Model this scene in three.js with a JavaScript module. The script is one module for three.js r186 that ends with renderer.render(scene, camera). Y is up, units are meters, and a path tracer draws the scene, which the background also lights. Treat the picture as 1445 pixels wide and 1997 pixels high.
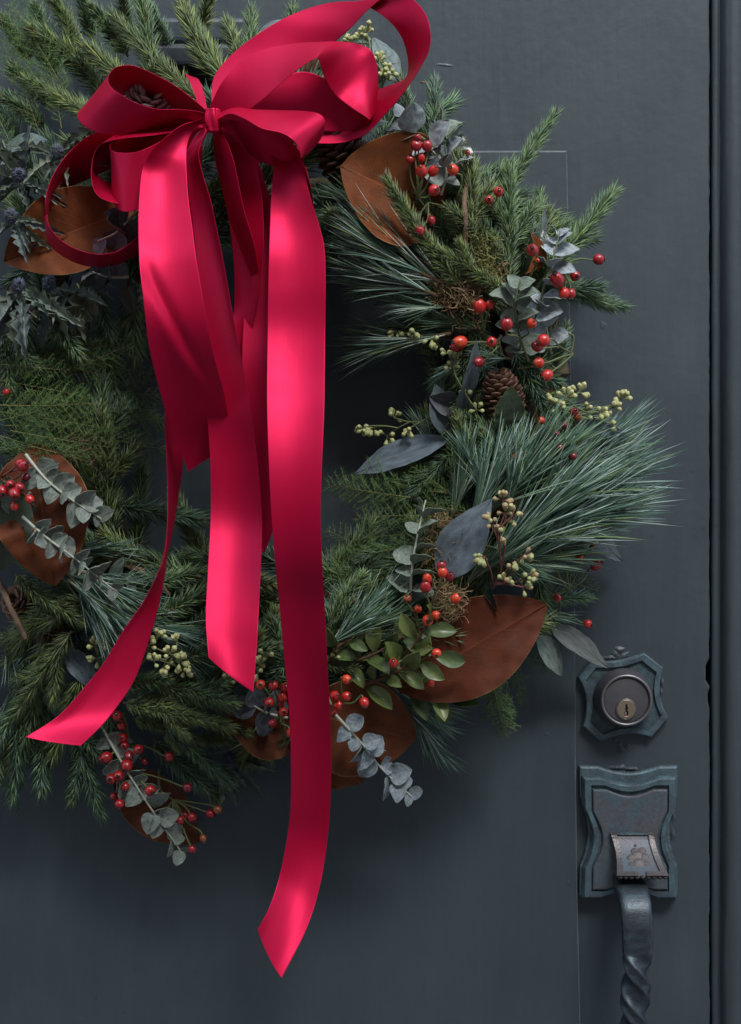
import * as THREE from 'three';
import { mergeGeometries } from 'three/addons/utils/BufferGeometryUtils.js';
import { ImprovedNoise } from 'three/addons/math/ImprovedNoise.js';

// ---------------------------------------------------------------- camera, sky, sun, exposure
const S = 0.000375, D = 1.3, CY = 1.35;            // metres per photo pixel on the door, camera distance, camera height
const scene = new THREE.Scene();
const camera = new THREE.PerspectiveCamera(2 * Math.atan(998.5 * S / D) * 180 / Math.PI, 741 / 1024, 0.05, 200);
camera.position.set(0, CY, D);
camera.lookAt(0, CY, 0);
const renderer = new THREE.WebGLRenderer({ antialias: true });
renderer.toneMapping = THREE.LinearToneMapping;
renderer.toneMappingExposure = 2.22;
renderer.shadowMap.enabled = true;
renderer.shadowMap.type = THREE.PCFSoftShadowMap;
{
  // overcast sky: three times brighter overhead than at the horizon
  const w = 64, h = 64, d = new Float32Array(w * h * 4);
  for (let j = 0; j < h; j++) {
    const el = ((j + 0.5) / h - 0.5) * Math.PI, s = Math.sin(el);
    const l = s > 0 ? (1 + 2.4 * s) / 3.4 : 1 / 3.4;
    for (let i = 0; i < w; i++) {
      const k = (j * w + i) * 4;
      d[k] = l * 0.86; d[k + 1] = l * 0.98; d[k + 2] = l * 1.20; d[k + 3] = 1;
    }
  }
  const sky = new THREE.DataTexture(d, w, h, THREE.RGBAFormat, THREE.FloatType);
  sky.mapping = THREE.EquirectangularReflectionMapping;
  sky.minFilter = sky.magFilter = THREE.LinearFilter;
  sky.needsUpdate = true;
  scene.background = sky; scene.environment = sky;
  scene.backgroundIntensity = 1; scene.environmentIntensity = 1;
}
const sun = new THREE.DirectionalLight(new THREE.Color(1.0, 0.98, 0.955), 1.5);
sun.position.set(0.36 * 3, CY + 1.15 * 3, 0.95 * 3); sun.target.position.set(0, CY, 0);
sun.castShadow = true; sun.shadow.radius = 38; sun.shadow.mapSize.set(2048, 2048);
Object.assign(sun.shadow.camera, { left: -3, right: 3, top: 3, bottom: -3, near: 0.1, far: 9 });
scene.add(sun, sun.target);

// ---------------------------------------------------------------- helpers
let seed = 12345;
const rnd = () => { seed |= 0; seed = seed + 0x6D2B79F5 | 0; let t = Math.imul(seed ^ seed >>> 15, 1 | seed); t = t + Math.imul(t ^ t >>> 7, 61 | t) ^ t; return ((t ^ t >>> 14) >>> 0) / 4294967296; };
const rr = (a, b) => a + (b - a) * rnd();
const pick = a => a[Math.floor(rnd() * a.length)];
const V = (x, y, z) => new THREE.Vector3(x, y, z);
const C = (r, g, b) => new THREE.Color().setRGB(r, g, b);
const noise = new ImprovedNoise();
const fbm = (x, y, z, o = 4) => { let s = 0, a = 0.5; for (let i = 0; i < o; i++) { s += a * noise.noise(x, y, z); x *= 2.03; y *= 2.03; z *= 2.03; a *= 0.5; } return s; };
// a place on the real object, measured from the photograph's pixel grid on the door and its height above the door
const pt = (x, y, z = 0) => { const k = (D - z) / D; return V((x - 722.5) * S * k, CY - (y - 998.5) * S * k, z); };
const lerp = (a, b, t) => a + (b - a) * t;

class GB {                                         // collects triangles with vertex colours and uv
  constructor() { this.p = []; this.c = []; this.u = []; this.i = []; }
  v(x, y, z, c, u = 0, w = 0) { this.p.push(x, y, z); this.c.push(c.r, c.g, c.b); this.u.push(u, w); return this.p.length / 3 - 1; }
  tri(a, b, c) { this.i.push(a, b, c); }
  quad(a, b, c, d) { this.i.push(a, b, c, a, c, d); }
  geo() {
    const g = new THREE.BufferGeometry();
    g.setAttribute('position', new THREE.Float32BufferAttribute(this.p, 3));
    g.setAttribute('color', new THREE.Float32BufferAttribute(this.c, 3));
    g.setAttribute('uv', new THREE.Float32BufferAttribute(this.u, 2));
    g.setIndex(this.i); g.computeVertexNormals(); return g;
  }
  // a round rod along pts with the radius r(t); ends closed
  rod(pts, r, sides, c, bump = 0) {
    const n = pts.length, rings = []; let nx = null;
    const T = V(), N = V(), B = V();
    for (let k = 0; k < n; k++) {
      T.subVectors(pts[Math.min(n - 1, k + 1)], pts[Math.max(0, k - 1)]).normalize();
      if (!nx) nx = Math.abs(T.y) < 0.9 ? V(0, 1, 0) : V(1, 0, 0);
      N.copy(nx).addScaledVector(T, -nx.dot(T)).normalize(); nx.copy(N); B.crossVectors(T, N);
      const ring = [], R0 = typeof r === 'function' ? r(k / (n - 1)) : r;
      const cc = typeof c === 'function' ? c(k / (n - 1)) : c;
      for (let s = 0; s < sides; s++) {
        const a = s / sides * Math.PI * 2, R = R0 * (1 + (bump ? bump * (rnd() - 0.5) : 0));
        ring.push(this.v(pts[k].x + (N.x * Math.cos(a) + B.x * Math.sin(a)) * R, pts[k].y + (N.y * Math.cos(a) + B.y * Math.sin(a)) * R, pts[k].z + (N.z * Math.cos(a) + B.z * Math.sin(a)) * R, cc, s / sides, k / (n - 1)));
      }
      if (k) for (let s = 0; s < sides; s++) { const q = (s + 1) % sides, o = rings[k - 1]; this.quad(o[s], o[q], ring[q], ring[s]); }
      rings.push(ring);
    }
    for (let s = 1; s < sides - 1; s++) { this.tri(rings[0][0], rings[0][s + 1], rings[0][s]); const e = rings[n - 1]; this.tri(e[0], e[s], e[s + 1]); }
  }
  // a needle: three-sided, tapered to a point, bent towards `bend`
  needle(o, d, L, r, c, bend, segs = 2) {
    const up = Math.abs(d.y) < 0.8 ? V(0, 1, 0) : V(1, 0, 0), N = V().crossVectors(d, up).normalize(), B = V().crossVectors(d, N);
    let prev = null; const rot = rnd() * 6;
    for (let k = 0; k < segs; k++) {
      const t = k / segs, R = r * (1 - 0.25 * t) * (k ? 1 : 0.8), ring = [];
      const x = o.x + d.x * L * t + (bend ? bend.x * t * t : 0), y = o.y + d.y * L * t + (bend ? bend.y * t * t : 0), z = o.z + d.z * L * t + (bend ? bend.z * t * t : 0);
      for (let s = 0; s < 3; s++) { const a = rot + s * 2.0944, ca = Math.cos(a) * R, sa = Math.sin(a) * R; ring.push(this.v(x + N.x * ca + B.x * sa, y + N.y * ca + B.y * sa, z + N.z * ca + B.z * sa, c)); }
      if (prev) for (let s = 0; s < 3; s++) { const q = (s + 1) % 3; this.quad(prev[s], prev[q], ring[q], ring[s]); }
      prev = ring;
    }
    const e = this.v(o.x + d.x * L + (bend ? bend.x : 0), o.y + d.y * L + (bend ? bend.y : 0), o.z + d.z * L + (bend ? bend.z : 0), c);
    for (let s = 0; s < 3; s++) this.tri(prev[s], prev[(s + 1) % 3], e);
  }
}
const curvePts = (a, n = 12) => new THREE.CatmullRomCurve3(a, false, 'centripetal').getPoints(n);
function mesh(name, g, m, parent) {
  const o = new THREE.Mesh(g, m); o.name = name; o.castShadow = o.receiveShadow = true; (parent || scene).add(o); return o;
}
function group(name, parent, pos) { const o = new THREE.Group(); o.name = name; if (pos) o.position.copy(pos); (parent || scene).add(o); return o; }
function tag(o, label, category, extra) { Object.assign(o.userData, { label, category }, extra || {}); return o; }
function stuff(o) { o.userData.kind = 'stuff'; return o; }
function noiseTex(n, f, srgb, rep) {
  const d = new Uint8Array(n * n * 4);
  for (let j = 0; j < n; j++) for (let i = 0; i < n; i++) {
    const q = f(i / n, j / n), k = (j * n + i) * 4;
    if (Array.isArray(q)) { d[k] = q[0] * 255; d[k + 1] = q[1] * 255; d[k + 2] = q[2] * 255; } else d[k] = d[k + 1] = d[k + 2] = Math.max(0, Math.min(255, q * 255));
    d[k + 3] = 255;
  }
  const t = new THREE.DataTexture(d, n, n); t.wrapS = t.wrapT = THREE.RepeatWrapping; t.magFilter = THREE.LinearFilter; t.minFilter = THREE.LinearMipmapLinearFilter; t.generateMipmaps = true;
  if (srgb) t.colorSpace = THREE.SRGBColorSpace; if (rep) t.repeat.set(rep, rep); t.needsUpdate = true; return t;
}
// tiling noise: blend of shifted copies
const tile = (f, u, v) => { const a = f(u, v), b = f(u - 1, v), c = f(u, v - 1), d = f(u - 1, v - 1); return (a * (1 - u) + b * u) * (1 - v) + (c * (1 - u) + d * u) * v; };
const cl = x => Math.max(0, Math.min(1, x));

// ---------------------------------------------------------------- materials
const paintBump = noiseTex(1024, (u, v) => cl(0.5
  + 0.55 * tile((x, y) => fbm(x * 90, y * 7, 1.3, 4), u, v) * 0.5          // vertical brush strokes
  + 0.9 * tile((x, y) => fbm(x * 9, y * 9, 7.7, 5), u, v) * 0.55
  + 0.35 * tile((x, y) => fbm(x * 60, y * 60, 3.1, 3), u, v) * 0.6));
const paintMap = noiseTex(512, (u, v) => {
  const a = tile((x, y) => fbm(x * 5, y * 4, 2.2, 5), u, v), b = tile((x, y) => fbm(x * 40, y * 6, 9.2, 4), u, v), s = tile((x, y) => noise.noise(x * 120, y * 120, 4.4), u, v);
  let k = 0.88 + 0.22 * a + 0.08 * b; if (s > 0.52) k *= 0.86;
  return [cl(k), cl(k * (1 + 0.02 * a)), cl(k * (1.0 - 0.03 * a))];
}, true);
const paintRough = noiseTex(512, (u, v) => cl(0.78 + 0.35 * tile((x, y) => fbm(x * 12, y * 8, 5.5, 5), u, v)));
const paint = new THREE.MeshStandardMaterial({ color: C(0.046, 0.064, 0.075), map: paintMap, roughness: 0.62, roughnessMap: paintRough, bumpMap: paintBump, bumpScale: 0.0008 });
const paintDark = new THREE.MeshStandardMaterial({ color: C(0.046, 0.061, 0.071), map: paintMap, roughness: 0.6, roughnessMap: paintRough, bumpMap: paintBump, bumpScale: 0.0013 });
const hammer = noiseTex(512, (u, v) => cl(0.5 + tile((x, y) => noise.noise(x * 46, y * 46, 2.5) + 0.5 * noise.noise(x * 90, y * 90, 8.5), u, v) * 0.45));
const patinaMap = noiseTex(512, (u, v) => {
  const a = tile((x, y) => fbm(x * 6, y * 6, 11.2, 5), u, v), b = tile((x, y) => fbm(x * 40, y * 40, 1.2, 3), u, v);
  const t = cl(0.5 + 1.5 * a + 0.7 * b); return [lerp(0.56, 0.78, t), lerp(0.56, 0.95, t), lerp(0.60, 0.97, t)];
}, true);
const patina = new THREE.MeshStandardMaterial({ color: C(0.110, 0.138, 0.148), map: patinaMap, roughness: 0.55, metalness: 0.25, bumpMap: hammer, bumpScale: 0.00035 });
const patinaRim = new THREE.MeshStandardMaterial({ color: C(0.142, 0.166, 0.178), map: patinaMap, roughness: 0.5, metalness: 0.2, bumpMap: hammer, bumpScale: 0.0003 });
const bronzeMap = noiseTex(512, (u, v) => {
  const a = tile((x, y) => fbm(x * 3.2, y * 3.2, 4.2, 5), u, v), e = tile((x, y) => fbm(x * 26, y * 26, 6.2, 4), u, v);
  const t = cl(0.5 + 2.4 * (a - 0.08) + 0.8 * e), s = 1 + 0.25 * e;
  return [cl(lerp(0.56, 0.44, t) * s), cl(lerp(0.55, 0.60, t) * s), cl(lerp(0.57, 0.64, t) * s)];
}, true);
const bronze = new THREE.MeshStandardMaterial({ color: C(0.29, 0.29, 0.305), map: bronzeMap, roughness: 0.5, metalness: 0.2, bumpMap: hammer, bumpScale: 0.0002 });
const bronzeRaw = new THREE.MeshStandardMaterial({ color: C(0.110, 0.096, 0.094), map: paintMap, roughness: 0.42, metalness: 0.6, bumpMap: hammer, bumpScale: 0.0003 });
const iron = new THREE.MeshStandardMaterial({ color: C(0.085, 0.088, 0.094), map: patinaMap, roughness: 0.40, metalness: 0.55, bumpMap: hammer, bumpScale: 0.00018 });
const lockMetal = new THREE.MeshStandardMaterial({ color: C(0.13, 0.125, 0.14), map: paintMap, roughness: 0.46, metalness: 0.6, bumpMap: hammer, bumpScale: 0.0001 });
const lockEdge = new THREE.MeshStandardMaterial({ color: C(0.26, 0.24, 0.24), map: paintMap, roughness: 0.4, metalness: 0.75 });
const plugMetal = new THREE.MeshStandardMaterial({ color: C(0.42, 0.33, 0.24), map: paintMap, roughness: 0.4, metalness: 0.8 });
const keyDark = new THREE.MeshStandardMaterial({ color: C(0.01, 0.01, 0.01), roughness: 0.8 });
const satinBump = noiseTex(512, (u, v) => cl(0.5 + 0.22 * tile((x, y) => fbm(x * 4, y * 4, 3.7, 5), u, v) + 0.11 * tile((x, y) => fbm(x * 70, y * 4, 6.7, 2), u, v)));
const satin = new THREE.MeshPhysicalMaterial({ color: C(0.40, 0.003, 0.030), vertexColors: true, roughness: 0.46, metalness: 0.42, ior: 1.5, specularColor: C(1, 0.26, 0.58), specularIntensity: 1, bumpMap: satinBump, bumpScale: 0.0003, sheen: 0.05, sheenColor: C(1, 0.2, 0.4), sheenRoughness: 0.4 });
const vc = (c, o = {}) => new THREE.MeshStandardMaterial({ color: c, vertexColors: true, roughness: 0.6, ...o });
const W1 = C(1, 1, 1);
const spruceMats = [C(0.078, 0.128, 0.062), C(0.102, 0.140, 0.056), C(0.070, 0.124, 0.080)].map(c => vc(c, { roughness: 0.5 }));
const pineMats = [C(0.110, 0.165, 0.130), C(0.092, 0.142, 0.092), C(0.155, 0.205, 0.165)].map(c => vc(c, { roughness: 0.42 }));  // third tone: pale pine, lightened further to offset the bow's shade
const fernMats = [C(0.090, 0.180, 0.052), C(0.076, 0.145, 0.062)].map(c => vc(c, { roughness: 0.6 }));
const barkBump = noiseTex(256, (u, v) => cl(0.5 + tile((x, y) => fbm(x * 14, y * 40, 2, 3), u, v)));
const bark = vc(C(0.135, 0.085, 0.048), { roughness: 0.85, bumpMap: barkBump, bumpScale: 0.0004 });
const darkBark = vc(C(0.085, 0.058, 0.036), { roughness: 0.95 });
const leafTex = noiseTex(512, (u, v) => {
  const x = Math.abs(u - 0.5) * 2, m = fbm(u * 7, v * 9, 5.1, 5), f = fbm(u * 60, v * 60, 3.3, 3);
  const q = (v - 0.34 * x + 0.02 * fbm(u * 6, v * 6, 1, 2)) * 11 + (u > 0.5 ? 0.45 : 0), vein = Math.pow(Math.abs(((q % 1) + 1) % 1 - 0.5) * 2, 22);
  let k = 0.86 + 0.22 * m + 0.12 * f + 0.05 * vein * (1 - x * 0.6); if (x < 0.02) k += 0.24;
  return [cl(k), cl(k * (0.98 - 0.05 * m)), cl(k * (0.97 - 0.10 * m))];
}, true);
const leafBump = noiseTex(512, (u, v) => {
  const x = Math.abs(u - 0.5) * 2, q = (v - 0.34 * x + 0.02 * fbm(u * 6, v * 6, 1, 2)) * 11 + (u > 0.5 ? 0.45 : 0), vein = Math.pow(Math.abs(((q % 1) + 1) % 1 - 0.5) * 2, 10);
  return cl(0.4 + 0.35 * vein * (1 - x) + 0.25 * fbm(u * 9, v * 14, 8, 4) + (x < 0.03 ? 0.2 : 0));
});
const bloomTex = noiseTex(256, (u, v) => {         // the waxy, patchy bloom on eucalyptus
  const m = fbm(u * 6, v * 6, 15.1, 5), f = fbm(u * 40, v * 40, 3.9, 3), x = Math.abs(u - 0.5) * 2;
  let k = 0.84 + 0.34 * m + 0.2 * f + (x < 0.04 ? 0.08 : 0); return [cl(k * 0.97), cl(k), cl(k * 1.02)];
}, true);
const magnoliaMat = new THREE.MeshPhysicalMaterial({ color: W1, vertexColors: true, map: leafTex, bumpMap: leafBump, bumpScale: 0.00035, roughness: 0.7, specularIntensity: 0.35 });
const magnoliaGreen = new THREE.MeshPhysicalMaterial({ color: W1, vertexColors: true, map: leafTex, bumpMap: leafBump, bumpScale: 0.0006, roughness: 0.3, clearcoat: 0.3, clearcoatRoughness: 0.25 });
const eucMat = vc(W1, { map: bloomTex, roughness: 0.7, bumpMap: leafBump, bumpScale: 0.0002 });
const boxMat = vc(W1, { map: leafTex, roughness: 0.38 });
const stemGreen = vc(C(0.10, 0.12, 0.045), { roughness: 0.6 });
const stemWhite = vc(C(0.36, 0.37, 0.29), { roughness: 0.7 });
const stemRed = vc(C(0.12, 0.035, 0.03), { roughness: 0.6 });
const hipTex = noiseTex(256, (u, v) => { const m = fbm(u * 5, v * 5, 21, 4), f = noise.noise(u * 60, v * 60, 2); const k = 0.9 + 0.1 * f; return [cl(k), cl(k * (0.75 + 0.9 * m)), cl(k * 0.8)]; }, true);
const hipMats = [C(0.36, 0.012, 0.016), C(0.54, 0.036, 0.018), C(0.68, 0.105, 0.026), C(0.24, 0.010, 0.020), C(0.30, 0.13, 0.03)].map(c => new THREE.MeshPhysicalMaterial({ color: c, vertexColors: true, map: hipTex, roughness: 0.34, clearcoat: 0.25, clearcoatRoughness: 0.2 }));
const seedMats = [C(0.31, 0.33, 0.15), C(0.36, 0.35, 0.17), C(0.33, 0.24, 0.135), C(0.24, 0.26, 0.12)].map(c => vc(c, { roughness: 0.6 }));
const coneMats = [C(0.13, 0.062, 0.036), C(0.10, 0.048, 0.030), C(0.26, 0.24, 0.225)].map(c => vc(c, { roughness: 0.7 }));
const mossMats = [C(0.21, 0.145, 0.070), C(0.15, 0.155, 0.045), C(0.10, 0.07, 0.035)].map(c => vc(c, { roughness: 0.9 }));
const thistleMat = vc(W1, { roughness: 0.6, map: bloomTex });

// ================================================================ the setting: ground, door, frame
{
  const g = new THREE.PlaneGeometry(40, 40); g.rotateX(-Math.PI / 2);
  for (let i = 0; i < g.attributes.uv.count; i++) g.attributes.uv.setXY(i, g.attributes.uv.getX(i) * 20, g.attributes.uv.getY(i) * 20);
  const o = mesh('ground', g, new THREE.MeshStandardMaterial({ color: C(0.28, 0.27, 0.25), map: paintMap, roughness: 0.9 }));
  tag(o, 'grey stone paving in front of the door', 'ground', { kind: 'structure' });
}
{
  // high wall added behind the camera, out of view, for shade: it hides the low sky and the lower rim of the sun's glow
  const g = new THREE.BoxGeometry(9, 3.85, 0.25), u = g.attributes.uv; for (let i = 0; i < u.count; i++) u.setXY(i, u.getX(i) * 14, u.getY(i) * 8); g.translate(0, 1.925, 2.75);
  const o = mesh('added_shade_wall', g, new THREE.MeshStandardMaterial({ color: C(0.30, 0.275, 0.24), map: paintMap, roughness: 0.9 }));
  tag(o, 'unseen high wall added behind the camera to block low sky and part of the sun', 'wall');
}
const shapeOf = (pts, cx, cy, k = 1) => { const s = new THREE.Shape(); pts.forEach(([x, y], i) => s[i ? 'lineTo' : 'moveTo']((x - cx) * S * k, -(y - cy) * S * k)); s.closePath(); return s; };
function extr(shape, depth, bevel, seg = 2, bz) {
  const g = new THREE.ExtrudeGeometry(shape, { depth: Math.max(0.0001, depth - (bz ?? bevel)), bevelEnabled: bevel > 0, bevelSize: bevel, bevelThickness: bz ?? bevel, bevelOffset: -bevel, bevelSegments: seg, curveSegments: 10 });
  return g;                                         // uv is in metres already
}
const scaleUV = (g, s) => { const u = g.attributes.uv; for (let i = 0; i < u.count; i++) u.setXY(i, u.getX(i) * s, u.getY(i) * s); return g; };
const door = group('door', null, V(0, 0, 0));
tag(door, 'slate grey painted wooden door behind the wreath', 'door');
const PX = 722.5, PY = 998.5;
{
  // slab with a slightly uneven right edge where paint has chipped
  const e = [];
  for (let y = -1180; y <= 4560; y += 14) e.push([1384 + 2.2 * noise.noise(y * 0.013, 3, 1) + 1.6 * noise.noise(y * 0.06, 7, 2) + (y > 1288 && y < 1332 ? -7 : 0) + (y > 1340 && y < 1372 ? -3 : 0), y]);
  const slab = [[-1250, 4560], [-1250, -1180], ...e];
  const g = scaleUV(extr(shapeOf(slab, PX, PY), 0.044, 0.0014), 2.2); g.translate(0, CY, -0.044);
  mesh('door_slab', g, paint, door);
  // boarding fixed over the lower part of the slab, standing a few millimetres proud
  const edge = [[1105, 295], [1109, 520], [1114, 800], [1119, 1060], [1121, 1240], [1122, 1500], [1125, 1740], [1131, 1997], [1135, 2400], [1138, 4400]];
  const g2 = scaleUV(extr(shapeOf([[-1180, 4400], [-1180, 300], ...edge], PX, PY), 0.0046, 0.0016, 3), 2.2);
  const uv = g2.attributes.uv; for (let i = 0; i < uv.count; i++) uv.setXY(i, uv.getX(i) + 0.37, uv.getY(i) + 0.19);
  g2.translate(0, CY, 0);
  mesh('panel', g2, paint, door);
  // where the paint has worn through along the boarding's edge
  const worn = new THREE.MeshStandardMaterial({ color: C(0.125, 0.155, 0.17), map: paintMap, roughness: 0.7 });
  const wear = (pts, n) => { const q = new GB(), P2 = new THREE.CatmullRomCurve3(pts.map(([x, y]) => V((x - 1.6 - PX) * S, CY - (y - PY) * S, 0.0042)), false, 'catmullrom', 0).getPoints(n); q.rod(P2, t => 0.00034 + 0.00042 * Math.max(-0.6, noise.noise(t * n * 0.13, 2.2, n)), 6, W1); const w = q.geo(); w.deleteAttribute('color'); return mesh('worn_edge', w, worn, door); };
  wear(edge.slice(0, 9), 420); wear([[890, 299], [980, 298], [1060, 297], [1106, 297]].map(([x, y]) => [x, y + 1.5]), 90);
  // rail behind the top of the wreath
  const rail = (x0, x1, y0, y1, z) => { const q = scaleUV(extr(shapeOf([[x0, y0], [x1, y0], [x1, y1], [x0, y1]], PX, PY), z, 0.004, 3), 2.2); q.translate(0, CY, 0); return q; };
  mesh('moulding', rail(286, 500, 104, 150, 0.030), paintDark, door);
  mesh('moulding', rail(300, 488, 44, 94, 0.016), paintDark, door);
  // lumps, runs and chips in the old paint
  const lump = (x, y, rx, ry, h, a = 0) => {
    const q = new GB(), nr = 9, na = 28; let prev = null; const base = x < 1115 && y > 295 ? 0.0046 : 0, c = pt(x, y, 0), ca = Math.cos(a), sa = Math.sin(a);
    for (let r = 0; r <= nr; r++) { const row = []; for (let i = 0; i < na; i++) { const t = i / na * 6.2832, R = r / nr * 1.7 * (1 + 0.45 * noise.noise(Math.cos(t) * 1.4 + x, Math.sin(t) * 1.4 + y, 2)), X = Math.cos(t) * R * rx * S, Y = Math.sin(t) * R * ry * S, e = r / nr, hh = (1 - e * e) ** 2;
        row.push(q.v(c.x + X * ca - Y * sa, c.y + X * sa + Y * ca, base - 0.0002 + (h * 0.55 + 0.0002) * hh * (1 + 0.3 * noise.noise(X * 900, Y * 900, x)), W1, (c.x + X) * 2.2, (c.y + Y) * 2.2)); }
      if (prev) for (let i = 0; i < na; i++) { const k = (i + 1) % na; q.quad(prev[i], row[i], row[k], prev[k]); } prev = row; }
    const g = q.geo(); g.deleteAttribute('color'); return g;
  };
  const L = [[868, 127, 16, 3, 0.0007, -0.1], [1176, 635, 9, 9, 0.0004], [1150, 1150, 14, 6, 0.0004, -0.5], [1065, 1430, 5, 5, 0.0004], [1228, 1020, 10, 5, 0.0003, 0.4], [1108, 1720, 4, 5, 0.0005]];
  for (const a of L) mesh('paint_lump', lump(...a), paint, door);
  const M = [[1207, 1268, 9, 6, 0.002], [1200, 1276, 6, 8, 0.002, 0.5], [1216, 1280, 10, 5, 0.002, 0.5], [1190, 1283, 12, 4, 0.002, 0.1], [1205, 1452, 8, 4, 0.0022, -0.8], [1212, 1462, 6, 5, 0.002], [1222, 1456, 6, 3, 0.002, 0.7], [1199, 1447, 4, 7, 0.0016, 0.4], [1291, 1332, 3, 9, 0.0018], [1289, 1350, 3, 6, 0.0016], [1313, 1590, 4, 12, 0.0015], [1312, 1628, 4, 10, 0.0015], [1205, 1497, 14, 4, 0.003], [1228, 1499, 12, 3, 0.003]];
  for (const a of M) mesh('paint_lump', lump(...a), paintDark, door);
}
{
  // frame beside the door: a stop behind the gap, a rounded bead and a flat
  const frame = group('door_frame', null, V(0, 0, 0));
  tag(frame, 'dark grey painted door frame with a rounded bead next to the lock edge', 'door frame');
  const prof = (pts, y0, y1, name, flip) => {
    const g = new GB(), n = 160; let prev = null; const white = W1;
    for (let k = 0; k <= n; k++) {
      const y = lerp(y0, y1, k / n), row = pts.map(([x, z], i) => g.v(((x - PX) + (i && i < pts.length - 1 ? 1.6 * noise.noise(y * 26, i * 0.6, 5) : 0)) * S * (flip || 1), y, z + 0.0004 * noise.noise(y * 30, i, 9), white, (x - PX) * S * 2.2 + z * 2.2, y * 2.2));
      if (prev) for (let i = 0; i + 1 < row.length; i++) g.quad(prev[i], prev[i + 1], row[i + 1], row[i]);
      prev = row;
    }
    const q = g.geo(); q.deleteAttribute('color'); return mesh(name, q, paintDark, frame);
  };
  const bead = [[1389.5, -0.06], [1389.5, -0.020], [1389.5, -0.006], [1391, -0.0035], [1397, -0.003], [1402, -0.0032], [1405, -0.0045], [1407, -0.004], [1409, -0.001], [1413, 0.003], [1419, 0.0052], [1426, 0.006], [1434, 0.0058], [1440, 0.0048], [1443, 0.0035], [1445, 0.0038], [1450, 0.005], [1470, 0.0052], [1720, 0.0052], [1720, -0.06], [1389.5, -0.06]];
  prof(bead, 0, 2.2, 'jamb');
  const stop = new THREE.BoxGeometry(0.04, 2.2, 0.02); stop.translate((1384 - PX) * S, 1.1, -0.062); mesh('stop', stop, paintDark, frame);
  const j2 = new THREE.BoxGeometry(0.12, 2.2, 0.075); j2.translate((-1260 - PX) * S - 0.06, 1.1, -0.0245); mesh('jamb', j2, paintDark, frame);
  const head = new THREE.BoxGeometry(1.36, 0.13, 0.075); head.translate((70 - PX) * S, 2.27, -0.0245); mesh('head', head, paintDark, frame);
}

// ================================================================ deadbolt
{
  const cx = 1216, cy = 1360, c = pt(cx, cy, 0), k = (D - 0.006) / D;
  const t = group('deadbolt', null, V(c.x, c.y, 0.0));
  tag(t, 'round bronze deadbolt lock on a teal patinated curved plate', 'lock');
  const cor = [[[1125, 1319], [1150, 1287]], [[1254, 1271], [1291, 1300]], [[1302, 1399], [1269, 1437]], [[1168, 1446], [1133, 1414]]];
  const outline = (f) => {
    const o = [], m = ([x, y]) => [cx + (x - cx) * f, cy + (y - cy) * f];
    for (let i = 0; i < 4; i++) {
      const [a, b] = cor[i], n = cor[(i + 1) % 4][0]; o.push(m(a), m(b));
      const mx = (b[0] + n[0]) / 2, my = (b[1] + n[1]) / 2, dx = cx - mx, dy = cy - my, l = Math.hypot(dx, dy), dep = 11 + (i === 0 ? -4 : 0);
      for (let s = 1; s < 8; s++) { const q = s / 8, w = 4 * q * (1 - q) * dep; o.push(m([lerp(b[0], n[0], q) + dx / l * w, lerp(b[1], n[1], q) + dy / l * w])); }
    }
    return o;
  };
  const base = scaleUV(extr(shapeOf(outline(1), cx, cy, k), 0.0048, 0.0008), 30); mesh('plate', base, patina, t);
  const rs = shapeOf(outline(0.985), cx, cy, k); rs.holes.push(new THREE.Path(shapeOf(outline(0.865), cx, cy, k).getPoints(8)));
  const rim = scaleUV(extr(rs, 0.0026, 0.0009, 3), 14); rim.translate(0, 0, 0.0044); mesh('plate_rim', rim, patinaRim, t);
  const lathe = (pts, name, m, x, y, seg = 72) => { const g = new THREE.LatheGeometry(pts.map(([r, z]) => new THREE.Vector2(r * S * k, z)), seg); g.rotateX(Math.PI / 2); g.translate((x - cx) * S, -(y - cy) * S, 0); return mesh(name, g, m, t); };
  const bx = 1213, by = 1359;
  lathe([[0.01, 0.004], [57.5, 0.004], [58, 0.0065], [56.5, 0.009], [51.5, 0.019], [49.5, 0.0222]], 'housing', lockMetal, bx, by);
  lathe([[49.5, 0.0218], [50.2, 0.0225], [49.6, 0.0238], [47.2, 0.0246], [44.6, 0.0240], [44.0, 0.0226], [43.6, 0.0212]], 'housing_rim', lockEdge, bx, by);
  lathe([[44.2, 0.0214], [41.5, 0.0226], [0.01, 0.0229]], 'face', lockMetal, bx, by);
  const pxx = 1212, pyy = 1376;
  lathe([[20.5, 0.0215], [20.3, 0.0236], [19.2, 0.0243], [18.4, 0.0238], [17.8, 0.0233]], 'cylinder_rim', lockEdge, pxx, pyy, 48);
  const ks = new THREE.Shape(); ks.absarc(0, 0, 18 * S, 0, Math.PI * 2);
  const kw = [[-1.6, -9], [1.8, -9.5], [2.2, -4], [3.6, -1], [1.6, 2], [4.2, 6], [3.2, 12.5], [-2.6, 13], [-4.4, 8], [-1.2, 3.5], [-3.2, 0], [-1.8, -4]];
  ks.holes.push(new THREE.Path(kw.map(([x, y]) => new THREE.Vector2(x * S, -y * S))));
  const plug = extr(ks, 0.0022, 0.0003); plug.translate((pxx - cx) * S, -(pyy - cy) * S, 0.0222); mesh('key_plug', plug, plugMetal, t);
  const kd = new THREE.CircleGeometry(15 * S, 20); kd.translate((pxx - cx) * S, -(pyy - cy) * S, 0.02305); mesh('keyhole', kd, keyDark, t);
  const pin = extr(shapeOf([[-3, 7.5], [0.6, 6.8], [0.4, 12], [-2.8, 12]], 0, 0), 0.0009, 0.0002); pin.translate((pxx - cx) * S, -(pyy - cy) * S, 0.0231); mesh('pin', pin, plugMetal, t);
}
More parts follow.
